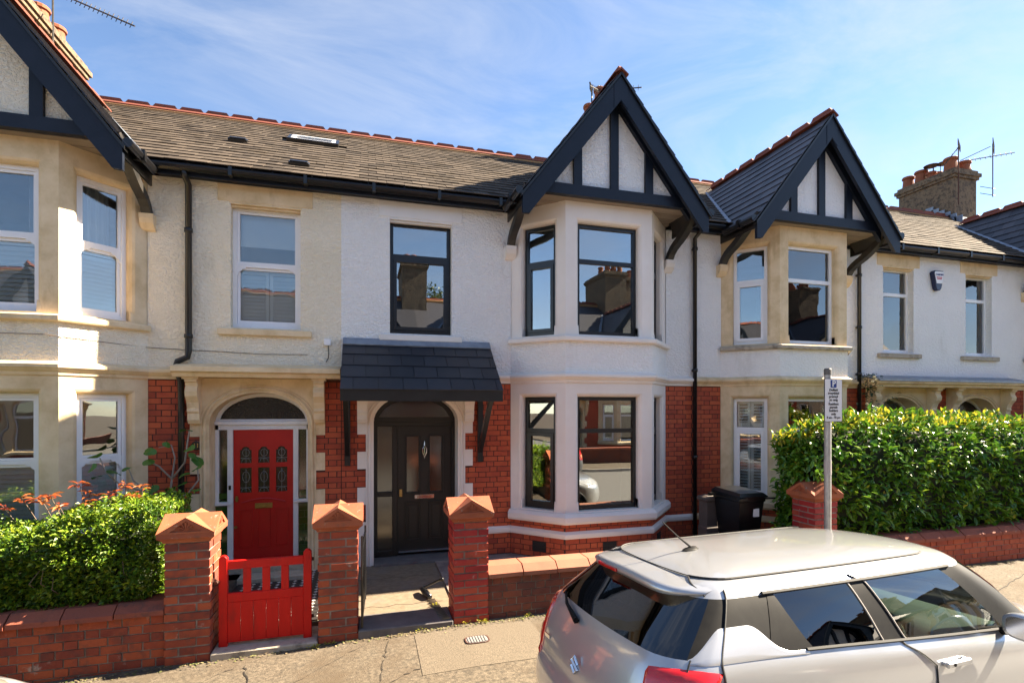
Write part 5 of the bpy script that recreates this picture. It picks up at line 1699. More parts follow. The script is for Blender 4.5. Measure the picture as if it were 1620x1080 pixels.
# photinia: red young leaves above the hedge
ph = thing('photinia_shrub', (-2.9, 6.75, .12), 'shrub with orange-red young leaves rising behind the left hedge', 'shrub')
rl = leaf_mesh('leaf', LEAFR, .105, .036, .25, .25)
st = MB(); RL = []
rnd = random.Random(4)
for (x, z, n_) in ((-3.55, 1.36, 7), (-3.38, 1.43, 9), (-3.22, 1.40, 8), (-3.12, 1.46, 8), (-2.97, 1.54, 9), (-2.90, 1.42, 8), (-2.62, 1.44, 8), (-2.50, 1.53, 10), (-2.42, 1.41, 9), (-2.36, 1.48, 8), (-3.05, 1.34, 8), (-2.78, 1.36, 7)):
    y = 6.5 + rnd.uniform(-.15, .15)
    b = Vector((x * .6 - 1.15, 6.75, .3)); t = Vector((x, y, z))
    st.tube([b, b.lerp(t, .6) + Vector((.05, 0, .05)), t], [.008, .006, .003], 5)
    for j in range(n_):
        a = j * 2.4
        RL.append(leaf_mat(t + Vector((0, 0, rnd.uniform(-.05, .02))), (math.cos(a), math.sin(a), .35), rnd, .2, .25, rnd.uniform(.75, 1.2)))
st.build('stem', TWIG, ph)
pieces(ph, 'leaf', rl, RL)

# fig trained against the brick beside the red door
fg = thing('fig_tree', (-2.45, 7.45, .12), 'young fig with bare pale stems and round leaves between bay and red door', 'tree')
st = MB(); FL = []
rnd = random.Random(9)
base = Vector((-2.42, 7.35, .12))
fork = Vector((-2.40, 7.42, 1.15))
st.tube([base, Vector((-2.44, 7.38, .6)), fork], [.022, .020, .017], 7)
br_ = [[(-2.40, 7.42, 1.15), (-2.37, 7.44, 1.45), (-2.34, 7.45, 1.72), (-2.38, 7.45, 1.88), (-2.52, 7.45, 1.85)],
       [(-2.37, 7.44, 1.45), (-2.22, 7.42, 1.66), (-2.19, 7.42, 1.92), (-2.17, 7.42, 2.06)],
       [(-2.40, 7.42, 1.15), (-2.60, 7.36, 1.30), (-2.74, 7.3, 1.47), (-2.78, 7.28, 1.62)],
       [(-2.60, 7.36, 1.30), (-2.85, 7.25, 1.42), (-2.98, 7.18, 1.60), (-3.02, 7.15, 1.76)],
       [(-2.40, 7.42, 1.15), (-2.15, 7.3, 1.28), (-2.02, 7.25, 1.45), (-2.03, 7.25, 1.62)],
       [(-2.37, 7.44, 1.45), (-2.5, 7.40, 1.62), (-2.62, 7.38, 1.70)]]
for ps in br_:
    st.tube(ps, [.013 - .002 * k for k in range(len(ps))], 6)
st.build('stem', TWIGG, fg, smooth=True)
# lobed round leaf
lm = MB(); n = 14
rim = [(.06 * (1 + .16 * math.cos(3 * (a - math.pi / 2)) + .05 * math.cos(6 * a)) * math.cos(a), .055 + .062 * (1 + .16 * math.cos(3 * (a - math.pi / 2))) * math.sin(a), -.012 * math.cos(2 * a)) for a in [2 * math.pi * k / n for k in range(n)]]
ii = lm.pts([(0, .05, .008)] + rim)
for k in range(n): lm.face((ii[0], ii[1 + k], ii[1 + (k + 1) % n]))
fl_me = lm.mesh('leaf', LEAFF, fix=False)
spots = [(-2.17, 7.38, 2.06, 1.2), (-2.10, 7.36, 1.88, 1.1), (-2.05, 7.36, 1.72, 1.3), (-2.12, 7.34, 1.78, 1.0), (-2.55, 7.38, 1.84, 1.1), (-2.62, 7.36, 1.70, 1.1), (-2.42, 7.38, 1.92, .8), (-2.98, 7.12, 1.82, 1.2), (-3.05, 7.1, 1.70, 1.0), (-2.90, 7.15, 1.60, 1.3), (-2.80, 7.22, 1.62, .9), (-3.0, 7.1, 1.55, .9),
         (-2.2, 7.34, 1.52, 1.1), (-2.0, 7.22, 1.62, 1.0), (-2.18, 7.3, 1.42, 1.0), (-2.5, 7.3, 1.40, 1.2), (-2.46, 7.3, 1.30, 1.0), (-2.3, 7.26, 1.22, 1.3), (-2.15, 7.2, 1.30, 1.2), (-1.98, 7.2, 1.34, 1.1), (-2.3, 7.2, 1.05, 1.3), (-2.1, 7.18, 1.1, 1.2), (-2.2, 7.15, .95, 1.3), (-2.02, 7.2, 1.0, 1.2), (-2.42, 7.2, 1.0, 1.1), (-2.1, 7.2, .85, 1.3)]
for x, y, z, s in spots:
    add('leaf', fl_me, fg, leaf_mat((x, y, z), (rnd.uniform(-1, 1), -.6, -.2), rnd, .5, .4, s * 1.0))

# right hedge: tall laurel
lh = thing('laurel_hedge', (8.5, 6.3, .3), 'tall glossy laurel hedge with yellow tips above the right garden wall', 'hedge')
rnd = random.Random(31)
def top_r(x):
    return 2.20 + .07 * noise.noise(Vector((x * 1.3, 9, 1))) - .40 * max(0, (6.7 - x)) ** 1.5 - .02 * (x - 8)
lump = hull(0, 0, 0, 0, 0, 0, 5, .20)
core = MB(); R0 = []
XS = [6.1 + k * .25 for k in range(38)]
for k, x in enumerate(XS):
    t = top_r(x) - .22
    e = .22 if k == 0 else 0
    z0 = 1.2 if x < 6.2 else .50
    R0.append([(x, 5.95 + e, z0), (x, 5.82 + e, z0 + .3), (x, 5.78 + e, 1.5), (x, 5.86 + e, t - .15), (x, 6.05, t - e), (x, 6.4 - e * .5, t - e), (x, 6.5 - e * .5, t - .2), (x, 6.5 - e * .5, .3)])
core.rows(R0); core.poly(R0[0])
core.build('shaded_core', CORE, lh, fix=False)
ll = leaf_mesh('leaf', LEAFL, .122, .05, .16, .18)
ly = leaf_mesh('leaf', LEAFY, .085, .034, .16, .12)
LM = []
for k in range(11500):
    x = rnd.uniform(5.9, 12.2) if k < 10600 else rnd.uniform(12.2, 15)
    t = top_r(x)
    u = rnd.random()
    if u < .58:
        lo = .50 if x > 6.25 else (1.15 if x > 5.7 else .95)
        z = rnd.uniform(lo, t)
        y = 5.76 - .08 * math.sin(math.pi * min(1, max(0, (z - .4) / (t - .4))))
        if x < 6.2: y += .12
        nrm = Vector((-.1, -1, .1))
        if z > t - .2: y += ((z - t + .2) / .2) ** 2 * .22
    elif u < .86:
        y = rnd.uniform(5.85, 6.5); z = t - .02; nrm = Vector((0, -.1, 1))
    else:
        x = 6.02 + rnd.uniform(-.08, .08); y = rnd.uniform(5.9, 6.45); t = top_r(5.9); z = rnd.uniform(.5 if y > 6.1 else 1.1, t); nrm = Vector((-1, -.2, .1))
    l = lump(x, y, z)
    p = Vector((x, y, z)) + nrm * l - nrm * rnd.random() ** 2 * .20
    if p.y < 5.98 and p.z < 1.36 and 5.70 < p.x < 6.25: continue
    young = (z > t - .12 and rnd.random() < .45) or rnd.random() < .025
    LM.append((leaf_mat(p, nrm * .55 + Vector((0, 0, .25 if not young else .8)), rnd, .55 if not young else .0, .75, rnd.uniform(.75, 1.25)), 1 if young else 0))
LM.sort(key=lambda q: (view(q[0].translation)[0], view(q[0].translation)[1] + (0 if q[0].translation.y < 5.9 else 3)))
for q, k in LM[:300]:
    add('leaf', (ll, ly)[k], lh, q)
join_leaves('foliage', [ll, ly], LM[300:], lh)

# climbing rose on the far downpipe
rs_ = thing('climbing_rose', (9.15, 7.6, .1), 'dark-leaved climbing rose twining up the far downpipe above the hedge', 'climber')
rnd = random.Random(12)
st = MB()
st.tube([(9.2, 7.62, .1), (9.16, 7.6, 1.6), (9.12, 7.6, 2.3), (9.16, 7.58, 2.75), (9.1, 7.55, 3.0)], [.014, .012, .01, .007, .004], 6)
st.tube([(9.12, 7.6, 2.1), (9.4, 7.5, 2.35), (9.7, 7.42, 2.45)], [.008, .006, .003], 5)
st.build('stem', TWIG, rs_)
rle = leaf_mesh('leaf', LEAFD, .065, .036, .2, .2)
RL = []
for k in range(230):
    t = rnd.random()
    if rnd.random() < .68:
        c = Vector((9.14 + rnd.gauss(0, .11), 7.55 + rnd.gauss(0, .06), 2.0 + 1.0 * t))
    else:
        c = Vector((9.2 + .55 * t + rnd.gauss(0, .06), 7.5 + rnd.gauss(0, .05), 2.2 + .3 * t + rnd.gauss(0, .07)))
    RL.append(leaf_mat(c, (rnd.uniform(-1, 1), -.7, .1), rnd, .4, .6, rnd.uniform(.8, 1.3)))
pieces(rs_, 'leaf', rle, RL, 240)
for x, z in ((9.17, 2.93), (9.13, 2.84), (9.21, 2.88), (9.0, 2.42), (9.3, 2.38)):
    MB().lathe((x, 7.46, z), [(.005, -.02), (.026, -.01), (.03, .01), (.018, .024), (.004, .028)], 9).build('bloom', BLOOM, rs_)
# weeds at the foot of the walls
rnd = random.Random(17)
wl_me = leaf_mesh('leaf', LEAFY, .035, .016, .2, .2, 1)
WD = []
for cx, cy, n_, r in ((1.22, FW - .03, 26, .06), (1.03, FW - .02, 12, .05), (1.75, FW - .02, 14, .06), (-.50, FW - .05, 22, .07), (-.35, FW - .04, 16, .06), (-3.33, FW - .05, 20, .07), (.55, FW - .03, 14, .08), (.76, 5.98, 16, .04)):
    for k in range(n_):
        a = rnd.uniform(0, 6.3); q = rnd.random() * r
        x, y = cx + q * math.cos(a), cy + q * math.sin(a) * .4
        WD.append((leaf_mat((x, y, pave_z(x, min(y, FW)) + rnd.uniform(.0, .03) + (.06 if y > 5.9 else 0)), (math.cos(a), math.sin(a), .7), rnd, 0, .5, rnd.uniform(.5, 1)), 0))
o = join_leaves('weeds', [wl_me], WD, None)
tag(o, 'small yellow-green weeds sprouting at the foot of the garden walls', 'weeds', kind='stuff')

# ------------------------------------------------------------------ aerials
def aerial(label, mast, boom, n, el=.10, extra=()):
    root = thing('tv_aerial', mast[0], label, 'aerial', 'rooftop television aerials')
    MB().tube(mast, .016, 6).build('mast', RUST if len(mast) > 2 else AERIAL, root)
    a, b = Vector(boom[0]), Vector(boom[1])
    MB().tube([a, b], .013, 6).build('boom', AERIAL, root)
    t = (b - a).normalized()
    e = Vector((0, 0, 1)).cross(t).normalized()
    e = (e * .35 + Vector((0, 0, 1)) * .94).normalized()
    for k in range(n):
        p = a.lerp(b, (k + .3) / n)
        MB().tube([p - e * el, p + e * el], .006, 5).build('element', AERIAL, root)
    for q in extra:
        mb = MB()
        for s in q: mb.tube(s, .010, 5)
        mb.build('reflector', AERIAL, root)
    return root
def grid_refl(c, w, h, yaw):
    c = Vector(c); u = Vector((math.cos(yaw), math.sin(yaw), 0)) * w / 2
    v = Vector((0, 0, h / 2))
    S = []
    for k in range(4):
        f = v * (k * 2 / 3 - 1); S.append([c - u + f, c + u + f])
    for f in (-1, 1): S.append([c + u * f - v, c + u * f + v])
    return S
aerial('long television aerial pointing down into the sky at top left', [(-5.62, 11.55, 9.0), (-5.62, 11.55, 10.15)], [(-5.60, 11.55, 10.10), (-3.90, 10.45, 9.01)], 18, .075)
aerial('small aerial boom showing right of the tall centre gable tip', [(5.2, 11.0, 9.3), (5.2, 11.0, 9.85)], [(5.2, 11.0, 9.72), (5.98, 10.4, 9.58)], 9, .085)
aerial('cluster of aerial rods showing left of the tall centre gable tip', [(4.98, 10.9, 9.3), (4.98, 10.9, 9.75)], [(4.85, 10.7, 9.60), (5.2, 11.0, 9.74)], 6, .10, [grid_refl((4.92, 10.8, 9.62), .22, .16, .9)])
aerial('aerial with a square reflector on the front pole of the right chimney', [(16.70, 10.98, 8.3), (16.70, 10.98, 9.5), (16.70, 10.98, 10.10)], [(16.70, 10.98, 9.98), (16.42, 11.2, 9.5)], 3, .05, [grid_refl((16.68, 10.95, 10.02), .62, .16, .5)])
aerial('aerial with a long toothed boom right of the right chimney', [(18.15, 11.0, 8.7), (18.15, 11.0, 9.5), (18.15, 11.0, 10.3)], [(16.95, 11.3, 9.70), (18.75, 10.8, 10.02)], 12, .06, [grid_refl((18.1, 10.95, 10.2), .62, .26, .5), [[(17.1, 11.2, 9.74), (18.05, 11.0, 10.2)]], [[(17.62, 11.0, 8.95), (18.25, 11.0, 8.95)], [(17.62, 11.0, 8.75), (18.25, 11.0, 8.75)]]])
# ------------------------------------------------------------------ the parked car
CARP = M('silver_car_paint', [(.45, .46, .475), (.48, .49, .505)], .30, 2, metal=.6, coat=1.0)
CARB = M('car_black_trim', [(.006, .006, .007), (.011, .011, .011)], .55, 20, spec=.12)
CARG = glass('car_glass', .10, (.42, .50, .46), 0, ior=1.5)
CARGD = glass('car_privacy_glass', .06, (.05, .055, .06), 0, ior=1.5)
LAMP = M('tail_lamp_red', [(.45, .005, .006), (.55, .008, .008)], .12, 4, coat=1.0)
LAMPA = M('tail_lamp_amber', [(.75, .22, .10), (.80, .28, .14)], .15, 4, coat=1.0)
TYRE = M('tyre', [(.012, .012, .012), (.02, .02, .02)], .85, 10)
ALLOY = M('alloy', [(.45, .45, .46), (.55, .55, .56)], .3, 4, metal=.9)
SEAM = M('panel_gap', [(.012, .012, .012), (.02, .02, .02)], .7)
CABIN = M('car_interior', [(.03, .035, .032), (.06, .065, .06)], .7, 8)
CABING = M('car_dashboard', [(.06, .075, .065), (.09, .105, .09)], .65, 8)
PLATEY = M('number_plate_yellow', [(.65, .48, .04), (.68, .50, .05)], .4)
HLAMP = M('head_lamp', [(.35, .36, .37), (.6, .6, .6)], .1, 8, coat=1)

# ring levels: z at tail, z at nose, x tail, x nose, half width, corner radii tail/nose, bow tail/nose
RINGS = [(.20, .20, .06, 3.66, .78, .16, .22, .05, .12), (.34, .34, -.06, 3.78, .845, .22, .30, .08, .16), (.52, .52, -.11, 3.83, .865, .26, .36, .09, .18),
         (.66, .64, -.10, 3.82, .867, .26, .38, .09, .18), (.74, .72, -.06, 3.80, .868, .26, .40, .09, .20), (.88, .80, -.03, 3.72, .862, .26, .44, .08, .24), (1.045, .90, .03, 3.54, .835, .26, .46, .07, .26),
         (1.135, .975, .09, 3.26, .795, .25, .34, .07, .28), (1.255, 1.195, .235, 2.98, .722, .22, .28, .06, .26), (1.375, 1.375, .38, 2.70, .640, .18, .22, .05, .22),
         (1.432, 1.435, .44, 2.56, .565, .18, .22, .05, .20), (1.482, 1.476, .66, 2.25, .40, .16, .20, .04, .12), (1.500, 1.492, .95, 1.85, .20, .1, .1, .02, .05)]
K1, K2, K3 = 7, 7, 44
def ring(r):
    zr, zf, xr, xf, w, rr, rf, br_, bf = r
    P = []
    def bow_r(y): return -br_ * (1 - (y / w) ** 2) + br_ * .4
    def bow_f(y): return bf * (1 - (y / w) ** 2) - bf * .5
    for k in range(K1):
        P.append((xr, -(w - rr) * k / K1))
    for k in range(K2):
        a = math.pi / 2 * k / K2
        P.append((xr + rr - rr * math.cos(a), -(w - rr) - rr * math.sin(a)))
    for k in range(K3):
        P.append((xr + rr + (xf - rf - xr - rr) * k / K3, -w))
    for k in range(K2):
        a = math.pi / 2 * k / K2
        P.append((xf - rf + rf * math.sin(a), -(w - rf) - rf * math.cos(a)))
    for k in range(K1 + 1):
        P.append((xf, -(w - rf) * (1 - k / K1)))
    out = []
    for x, y in P:
        t = (x - xr) / (xf - xr)
        xx = x + bow_r(y) * max(0, 1 - t * 4) + bow_f(y) * max(0, 1 - (1 - t) * 3.5)
        yy = y * (1 - .035 * (2 * t - 1) ** 2)
        ts = t * t * (3 - 2 * t)
        out.append((xx, yy, zr + (zf - zr) * ts))
    return out
SUB = 4
def crom(a, b, c, d, t):
    return .5 * (2 * b + (c - a) * t + (2 * a - 5 * b + 4 * c - d) * t * t + (3 * b - a - 3 * c + d) * t ** 3)
FINE = []
for j in range(len(RINGS) - 1):
    q0, q1, q2, q3 = RINGS[max(j - 1, 0)], RINGS[j], RINGS[j + 1], RINGS[min(j + 2, len(RINGS) - 1)]
    for k in range(SUB):
        FINE.append(tuple(crom(q0[i], q1[i], q2[i], q3[i], k / SUB) for i in range(9)))
FINE.append(RINGS[-1])
HALF = [ring(r) for r in FINE]
NC = len(HALF[0])
# columns: 0..K1 tail, K1..K1+K2 tail corner, then side, nose corner, nose
SIDE0 = K1 + K2
def S(j, t):
    """point on the near side of the shell; j row, t column, both fractional"""
    j *= SUB
    j0 = min(int(j), len(HALF) - 2); t0 = min(int(t), NC - 2)
    fj, ft = j - j0, t - t0
    A = Vector(HALF[j0][t0]).lerp(Vector(HALF[j0][t0 + 1]), ft)
    B = Vector(HALF[j0 + 1][t0]).lerp(Vector(HALF[j0 + 1][t0 + 1]), ft)
    return A.lerp(B, fj)
def normal(j, t):
    a = S(min(j + .1, len(RINGS) - 1.001), t) - S(max(j - .1, 0), t)
    b = S(j, min(t + .3, NC - 1.001)) - S(j, max(t - .3, 0))
    n = b.cross(a).normalized()
    return n
BELT, TOP = 7, 9
cB, cC0, cC1 = SIDE0 + 22.0, SIDE0 + 6, SIDE0 + 20      # B pillar column, rear door glass from/to
cF0, cF1 = SIDE0 + 23, SIDE0 + 40
REAR1 = K1 + 4
WS0 = SIDE0 + K3 + 3
WHEELS = [(.62, .31), (3.07, .31)]

def zone(j, t):
    if j < BELT or j >= TOP:
        return 'body'
    if t < REAR1: return 'rear_window'
    if t < cC0: return 'trim'
    if t < cC1: return 'rear_side_window'
    if t < cF0: return 'trim'
    if t < cF1: return 'front_side_window'
    if t < WS0: return 'trim'
    return 'windscreen'

def make_car(name, label, paint, group, loc, rot):
    root = bpy.data.objects.new(name, None); COL.objects.link(root)
    root.location = loc; root.rotation_euler = rot
    tag(root, label, 'car', group)
    Z = {}
    for sgn in (1, -1):
        for j in range(len(HALF) - 1):
            for t in range(NC - 1):
                q = [HALF[j][t], HALF[j][t + 1], HALF[j + 1][t + 1], HALF[j + 1][t]]
                c = [sum(p[k] for p in q) / 4 for k in range(3)]
                if j < 4 * SUB and any(math.hypot(c[0] - wx, c[2] - wz) < .345 for wx, wz in WHEELS) and c[1] < -.6:
                    continue
                z = zone(j / SUB, t)
                key = z if z in ('body', 'rear_window', 'windscreen') else ((z, sgn) if z != 'trim' else (z, sgn, (t >= cC1) + (t >= cF1)))
                Z.setdefault(key, []).append([(p[0], p[1] * sgn, p[2]) for p in (q if sgn == 1 else q[::-1])])
    # roof crown
    top = [p for p in HALF[-1]]
    Z['body'].append([(p[0], p[1], p[2]) for p in top] + [(p[0], -p[1], p[2]) for p in top[::-1][1:-1]])
    def weld(name_, faces, mat, smooth=True):
        V, F, ix = [], [], {}
        for f in faces:
            ids = []
            for p in f:
                k = (round(p[0], 4), round(p[1], 4), round(p[2], 4))
                if k not in ix: ix[k] = len(V); V.append(p)
                if not ids or ids[-1] != ix[k]: ids.append(ix[k])
            if len(set(ids)) > 2: F.append(tuple(dict.fromkeys(ids)))
        mb = MB(); mb.v, mb.f, mb.m = V, F, [0] * len(F)
        return mb.build(name_, mat, root, smooth=smooth)
    body = weld('body', Z['body'], paint)
    weld('rear_window', Z['rear_window'], CARGD)
    weld('windscreen', Z['windscreen'], CARG)
    for sgn in (1, -1):
        for k in (0, 1, 2):
            weld('pillar_trim', Z[('trim', sgn, k)], CARB)
    for k, nm in (('rear_side_window', CARGD), ('front_side_window', CARG)):
        for sgn in (1, -1):
            weld('side_window', Z[(k, sgn)], nm)
    # patches laid on the shell
    def patch(name_, j0, j1, t0, t1, mat, off=.010, sides=(1, -1), nj=5, nt=8, parent=root, shape=None, edge_off=-.002):
        for sgn in sides:
            R_ = []
            for a in range(nj + 1):
                row = []
                for b in range(nt + 1):
                    u, v = a / nj, b / nt
                    jj, tt = j0 + (j1 - j0) * u, t0 + (t1 - t0) * v
                    if shape: jj, tt = shape(u, v)
                    p = S(jj, tt); n = normal(jj, tt)
                    edge = 0 if (a in (0, nj) or b in (0, nt)) else 1
                    p = p + n * (off if edge else edge_off)
                    row.append((p.x, p.y * sgn, p.z))
                R_.append(row)
            mb = MB(); mb.rows(R_); mb.build(name_, mat, parent, smooth=True)
    patch('tail_lamp', 3.6, 6.75, K1 + 1, SIDE0 + 4.2, LAMP, .018, nj=10, nt=22, shape=lambda u, v: (3.4 + (3.0 + .25 * math.sin(math.pi * v)) * u, K1 + .6 + (1 - .35 * (1 - u)) * 7.0 * v))
    patch('tail_lamp_lens', 4.0, 5.2, K1 + 1.6, K1 + 4.6, LAMPA, .026)
    # seams: thin dark strips on the shell
    sm = MB()
    def seam(pts, r=.0045):
        for sgn in (1, -1):
            P_ = []
            for j, t in pts:
                p = S(j, t) + normal(j, t) * .005
                P_.append((p.x, p.y * sgn, p.z))
            sm.tube(P_, r, 5)
    lin = lambda j0, t0, j1, t1, n=14: [(j0 + (j1 - j0) * k / n, t0 + (t1 - t0) * k / n) for k in range(n + 1)]
    seam(lin(1.0, cB - 4.5, 5.5, cB + 2.0, 6)[:-1] + lin(5.5, cB + 2.0, 7.0, cB + .2, 6))      # rear edge of the front door
    seam(lin(9.0, cB + .3, 9.5, cB - .6, 4), .005)
    seam(lin(4.6, SIDE0 + 1.5, 7.0, SIDE0 + .2, 12) + lin(7.0, SIDE0 + .2, 9.55, SIDE0 - 1.0, 10), .005)   # rear edge of the rear door
    seam(lin(10.25, K1 + 1, 10.25, SIDE0 + K3 + 2, K2 + K3 + 1), .0065)          # roof ditch
    seam(lin(7.0, REAR1 + .3, 4.2, REAR1 + .0, 12), .005)              # tailgate side
    seam(lin(9.1, K1 + 3.5, 10.25, K1 + 1, 8), .005)
    seam(lin(10.25, K1 + 1, 10.25, 0, K1 + 1), .004)
    seam(lin(7.02, SIDE0 + 10, 7.02, SIDE0 + K3 - 1, K3 - 11), .010)
    seam(lin(9.06, SIDE0 + 5, 9.06, SIDE0 + K3 - 1, K3 - 6), .012)
    sm.build('panel_gaps', SEAM, root)
    # bright strip along the window foot and the slim pillar lines
    TL = M('trim_line', [(.30, .27, .24), (.36, .33, .30)], .4)
    for sgn in (1, -1):
        for t in (cC1 - .05, cF0 + .05):
            P_ = [S(BELT + 2 * k / 8, t) + normal(BELT + 2 * k / 8, t) * .003 for k in range(9)]
            MB().tube([(p.x, p.y * sgn, p.z) for p in P_], .005, 5).build('window_trim', TL, root)
    # roof spoiler with the high brake light
    sp = MB()
    R_ = []
    n = 28
    for k in range(n + 1):
        y = -.56 + 1.12 * k / n
        f = 1 - (abs(y) / .56) ** 6
        xb = .45 - .20 * f
        z = 1.398 + .030 * (1 - (y / .62) ** 2)
        R_.append([(.58, y * .96, z + .030), (xb + .05, y, z + .006), (xb, y, z - .008), (xb + .008, y, z - .012 - .033 * f), (.47, y * .97, z - .012 - .033 * f)])
    sp.rows(R_); sp.poly(R_[0]); sp.poly(R_[-1])
    so = sp.build('spoiler', paint, root, smooth=True)
    MB().box(.240, .28, .05, .29, 1.388, 1.412).build('brake_light', LAMP, so, bevel=.004)
    # small quarter window and hidden door handle by the C pillar
    patch('window_corner', 0, 0, 0, 0, CARB, .0035, nj=6, nt=4, edge_off=.0025, shape=lambda u, v: (7.0 + 2.0 * u, SIDE0 + 5.8 + v * (5.2 - 4.2 * u)))
    def haunch(u, v):
        b = min(1, v / .15); b = b * b * (3 - 2 * b) * .50
        if v > .40:
            f_ = min(1, (v - .40) / .46); b *= 1 - f_ * f_ * (3 - 2 * f_)
        return (6.8 + u * (.22 + 2 * b), REAR1 + .1 + v * 13.2)
    patch('rear_quarter', 0, 0, 0, 0, paint, .006, nj=8, nt=44, shape=haunch, edge_off=.003)
    # door handles
    for sgn in (1, -1):
        c = S(5.55, cB + 4.5); 
        hb = MB().box(c.x - .115, c.x + .10, (c.y - .030) * sgn - .012, (c.y - .030) * sgn + .012, c.z - .016, c.z + .018)
        hb.box(c.x - .11, c.x - .07, min((c.y - .02) * sgn, (c.y + .01) * sgn), max((c.y - .02) * sgn, (c.y + .01) * sgn), c.z - .014, c.z + .014)
        hb.box(c.x + .06, c.x + .095, min((c.y - .02) * sgn, (c.y + .01) * sgn), max((c.y - .02) * sgn, (c.y + .01) * sgn), c.z - .014, c.z + .014)
        hb.build('door_handle', paint, root, bevel=.008)
        kk = MB().lathe((c.x - .06, (c.y - .043) * sgn, c.z + .002), [(.010, -.002), (.010, .002)], 10, 'y'); kk.build('keyhole', CARB, root)
        # mirror: rounded shell on a stalk
        mc = Vector((2.50, -1.0, 1.085))
        mr_ = MB()
        R_ = []
        for k, (xx, s_) in enumerate(((-.085, .80), (-.08, .96), (-.03, 1.0), (.04, .92), (.085, .62), (.10, .25))):
            R_.append([(mc.x + xx, (mc.y + .125 * s_ * math.copysign(abs(math.cos(a)) ** .6, math.cos(a))) * sgn, mc.z + .078 * s_ * math.copysign(abs(math.sin(a)) ** .6, math.sin(a))) for a in [2 * math.pi * i / 18 for i in range(18)]])
        I = mr_.rows(R_, closed=True); mr_.face(I[-1])
        mo = mr_.build('mirror', paint, root, smooth=True)
        MB().poly(R_[0]).build('mirror_glass', CHROME, mo)
        stk = MB().tube([(2.58, -.78 * sgn, .985), (2.58, -.90 * sgn, 1.03)], .03, 8); stk.build('mirror_stalk', CARB, mo)
        # head lamp
    patch('head_lamp', 4.4, 5.9, NC - 14, NC - 7, HLAMP, .012)
    # aerial, wiper, badge, plate
    ab_ = MB(); R_ = []
    for xx, w_, hh in ((-.07, .004, .0), (-.05, .022, .012), (.0, .028, .022), (.04, .02, .02), (.065, .004, .0)):
        R_.append([(.80 + xx, -w_, 1.497), (.80 + xx, 0, 1.499 + hh), (.80 + xx, w_, 1.497)])
    ab_.rows(R_); ab_.build('aerial_base', CARB, root, smooth=True)
    MB().tube([(.80, 0, 1.515), (.69, 0, 1.60), (.58, 0, 1.70)], [.008, .005, .0035], 6).build('aerial', CARB, root)
    def tail(y, z):        # x of the tail surface at height z on the centre line
        for j in range(len(HALF) - 1):
            if HALF[j][0][2] <= z <= HALF[j + 1][0][2]:
                t = (z - HALF[j][0][2]) / (HALF[j + 1][0][2] - HALF[j][0][2])
                return HALF[j][0][0] + (HALF[j + 1][0][0] - HALF[j][0][0]) * t + (abs(y) / .8) ** 2 * .075
        return 0
    wp = MB().tube([(tail(0, 1.09) - .03, 0.12, 1.085), (tail(.3, 1.12) - .03, .33, 1.13), (tail(.45, 1.17) - .03, .50, 1.16)], [.022, .012, .006], 6)
    wp.build('rear_wiper', CARB, root)
    # emblem: angular S in chrome
    em = MB()
    xe = tail(0, .86) - .010
    em.tube([(xe, -y, .865 + z) for y, z in ((.046, .016), (.004, .054), (-.040, .020), (.040, -.020), (-.004, -.054), (-.046, -.016))], .010, 4)
    em.build('emblem', CHROME, root)
    txt = text_mesh('lettering', 'SWIFT', .062, CHROME, .002, .004, spacing=1.15)
    add('lettering', txt, root, Matrix.Translation((tail(.42, .82) - .006, -.42, .80)) @ Matrix.Rotation(rad(-90 + 9), 4, 'Z') @ FACE_S)
    MB().box(tail(.45, .84) - .004, tail(.45, .84) + .004, .46, .54, .85, .875).build('badge', CHROME, root)
    MB().box(-.062, -.045, -.26, .26, .56, .67).build('number_plate', PLATEY, root)
    MB().box(3.90, 3.915, -.26, .26, .40, .51).build('number_plate', WPVC, root)
    # wheels
    for wx, wz in WHEELS:
        for sgn in (1, -1):
            y = -.76 * sgn
            wo = MB().lathe((wx, y, wz), [(.20, -.09), (.29, -.095), (.305, -.07), (.305, .07), (.29, .095), (.20, .09)], 28, 'y').build('wheel', TYRE, root, smooth=True)
            rm = MB().lathe((wx, y, wz), [(.205, -.085), (.19, -.06), (.19, .06), (.205, .085)], 24, 'y'); ro = rm.build('rim', ALLOY, wo)
            sk_ = MB()
            for k in range(5):
                a = k * 2 * math.pi / 5 + .3
                sk_.tube([(wx + .03 * math.cos(a), y - .088 * sgn, wz + .03 * math.sin(a)), (wx + .19 * math.cos(a), y - .084 * sgn, wz + .19 * math.sin(a))], [.045, .026], 5)
            sk_.build('spokes', ALLOY, wo)
            MB().lathe((wx, y + .05 * sgn, wz), [(.33, -.06), (.34, .06)], 24, 'y').build('wheel_well', SEAM, root)
            MB().tube([(wx + .352 * math.cos(a), -.852 * sgn, wz + .352 * math.sin(a)) for a in [-.35 + (math.pi + .7) * k / 24 for k in range(25)]], .036, 6).build('wheel_arch', CARB, root, smooth=True)
    # cabin: floor, dashboard, seats, steering wheel
    fl_ = MB().box(.25, 3.0, -.72, .72, .28, .34); fl_.box(.25, .42, -.66, .66, .34, .98); fl_.build('cabin_floor', CABIN, root)
    db = MB(); R_ = []
    for k in range(13):
        y = -.70 + 1.40 * k / 12
        hood_ = .055 * math.exp(-((y + .36) / .2) ** 2)
        R_.append([(2.16, y, .66), (2.13, y, .86), (2.18, y, .93 + hood_), (2.32, y, .955 + hood_ * .8), (2.62, y, .965), (2.82, y * .9, .955), (2.85, y * .9, .6)])
    db.rows(R_); db.build('dashboard', CABING, root, smooth=True)
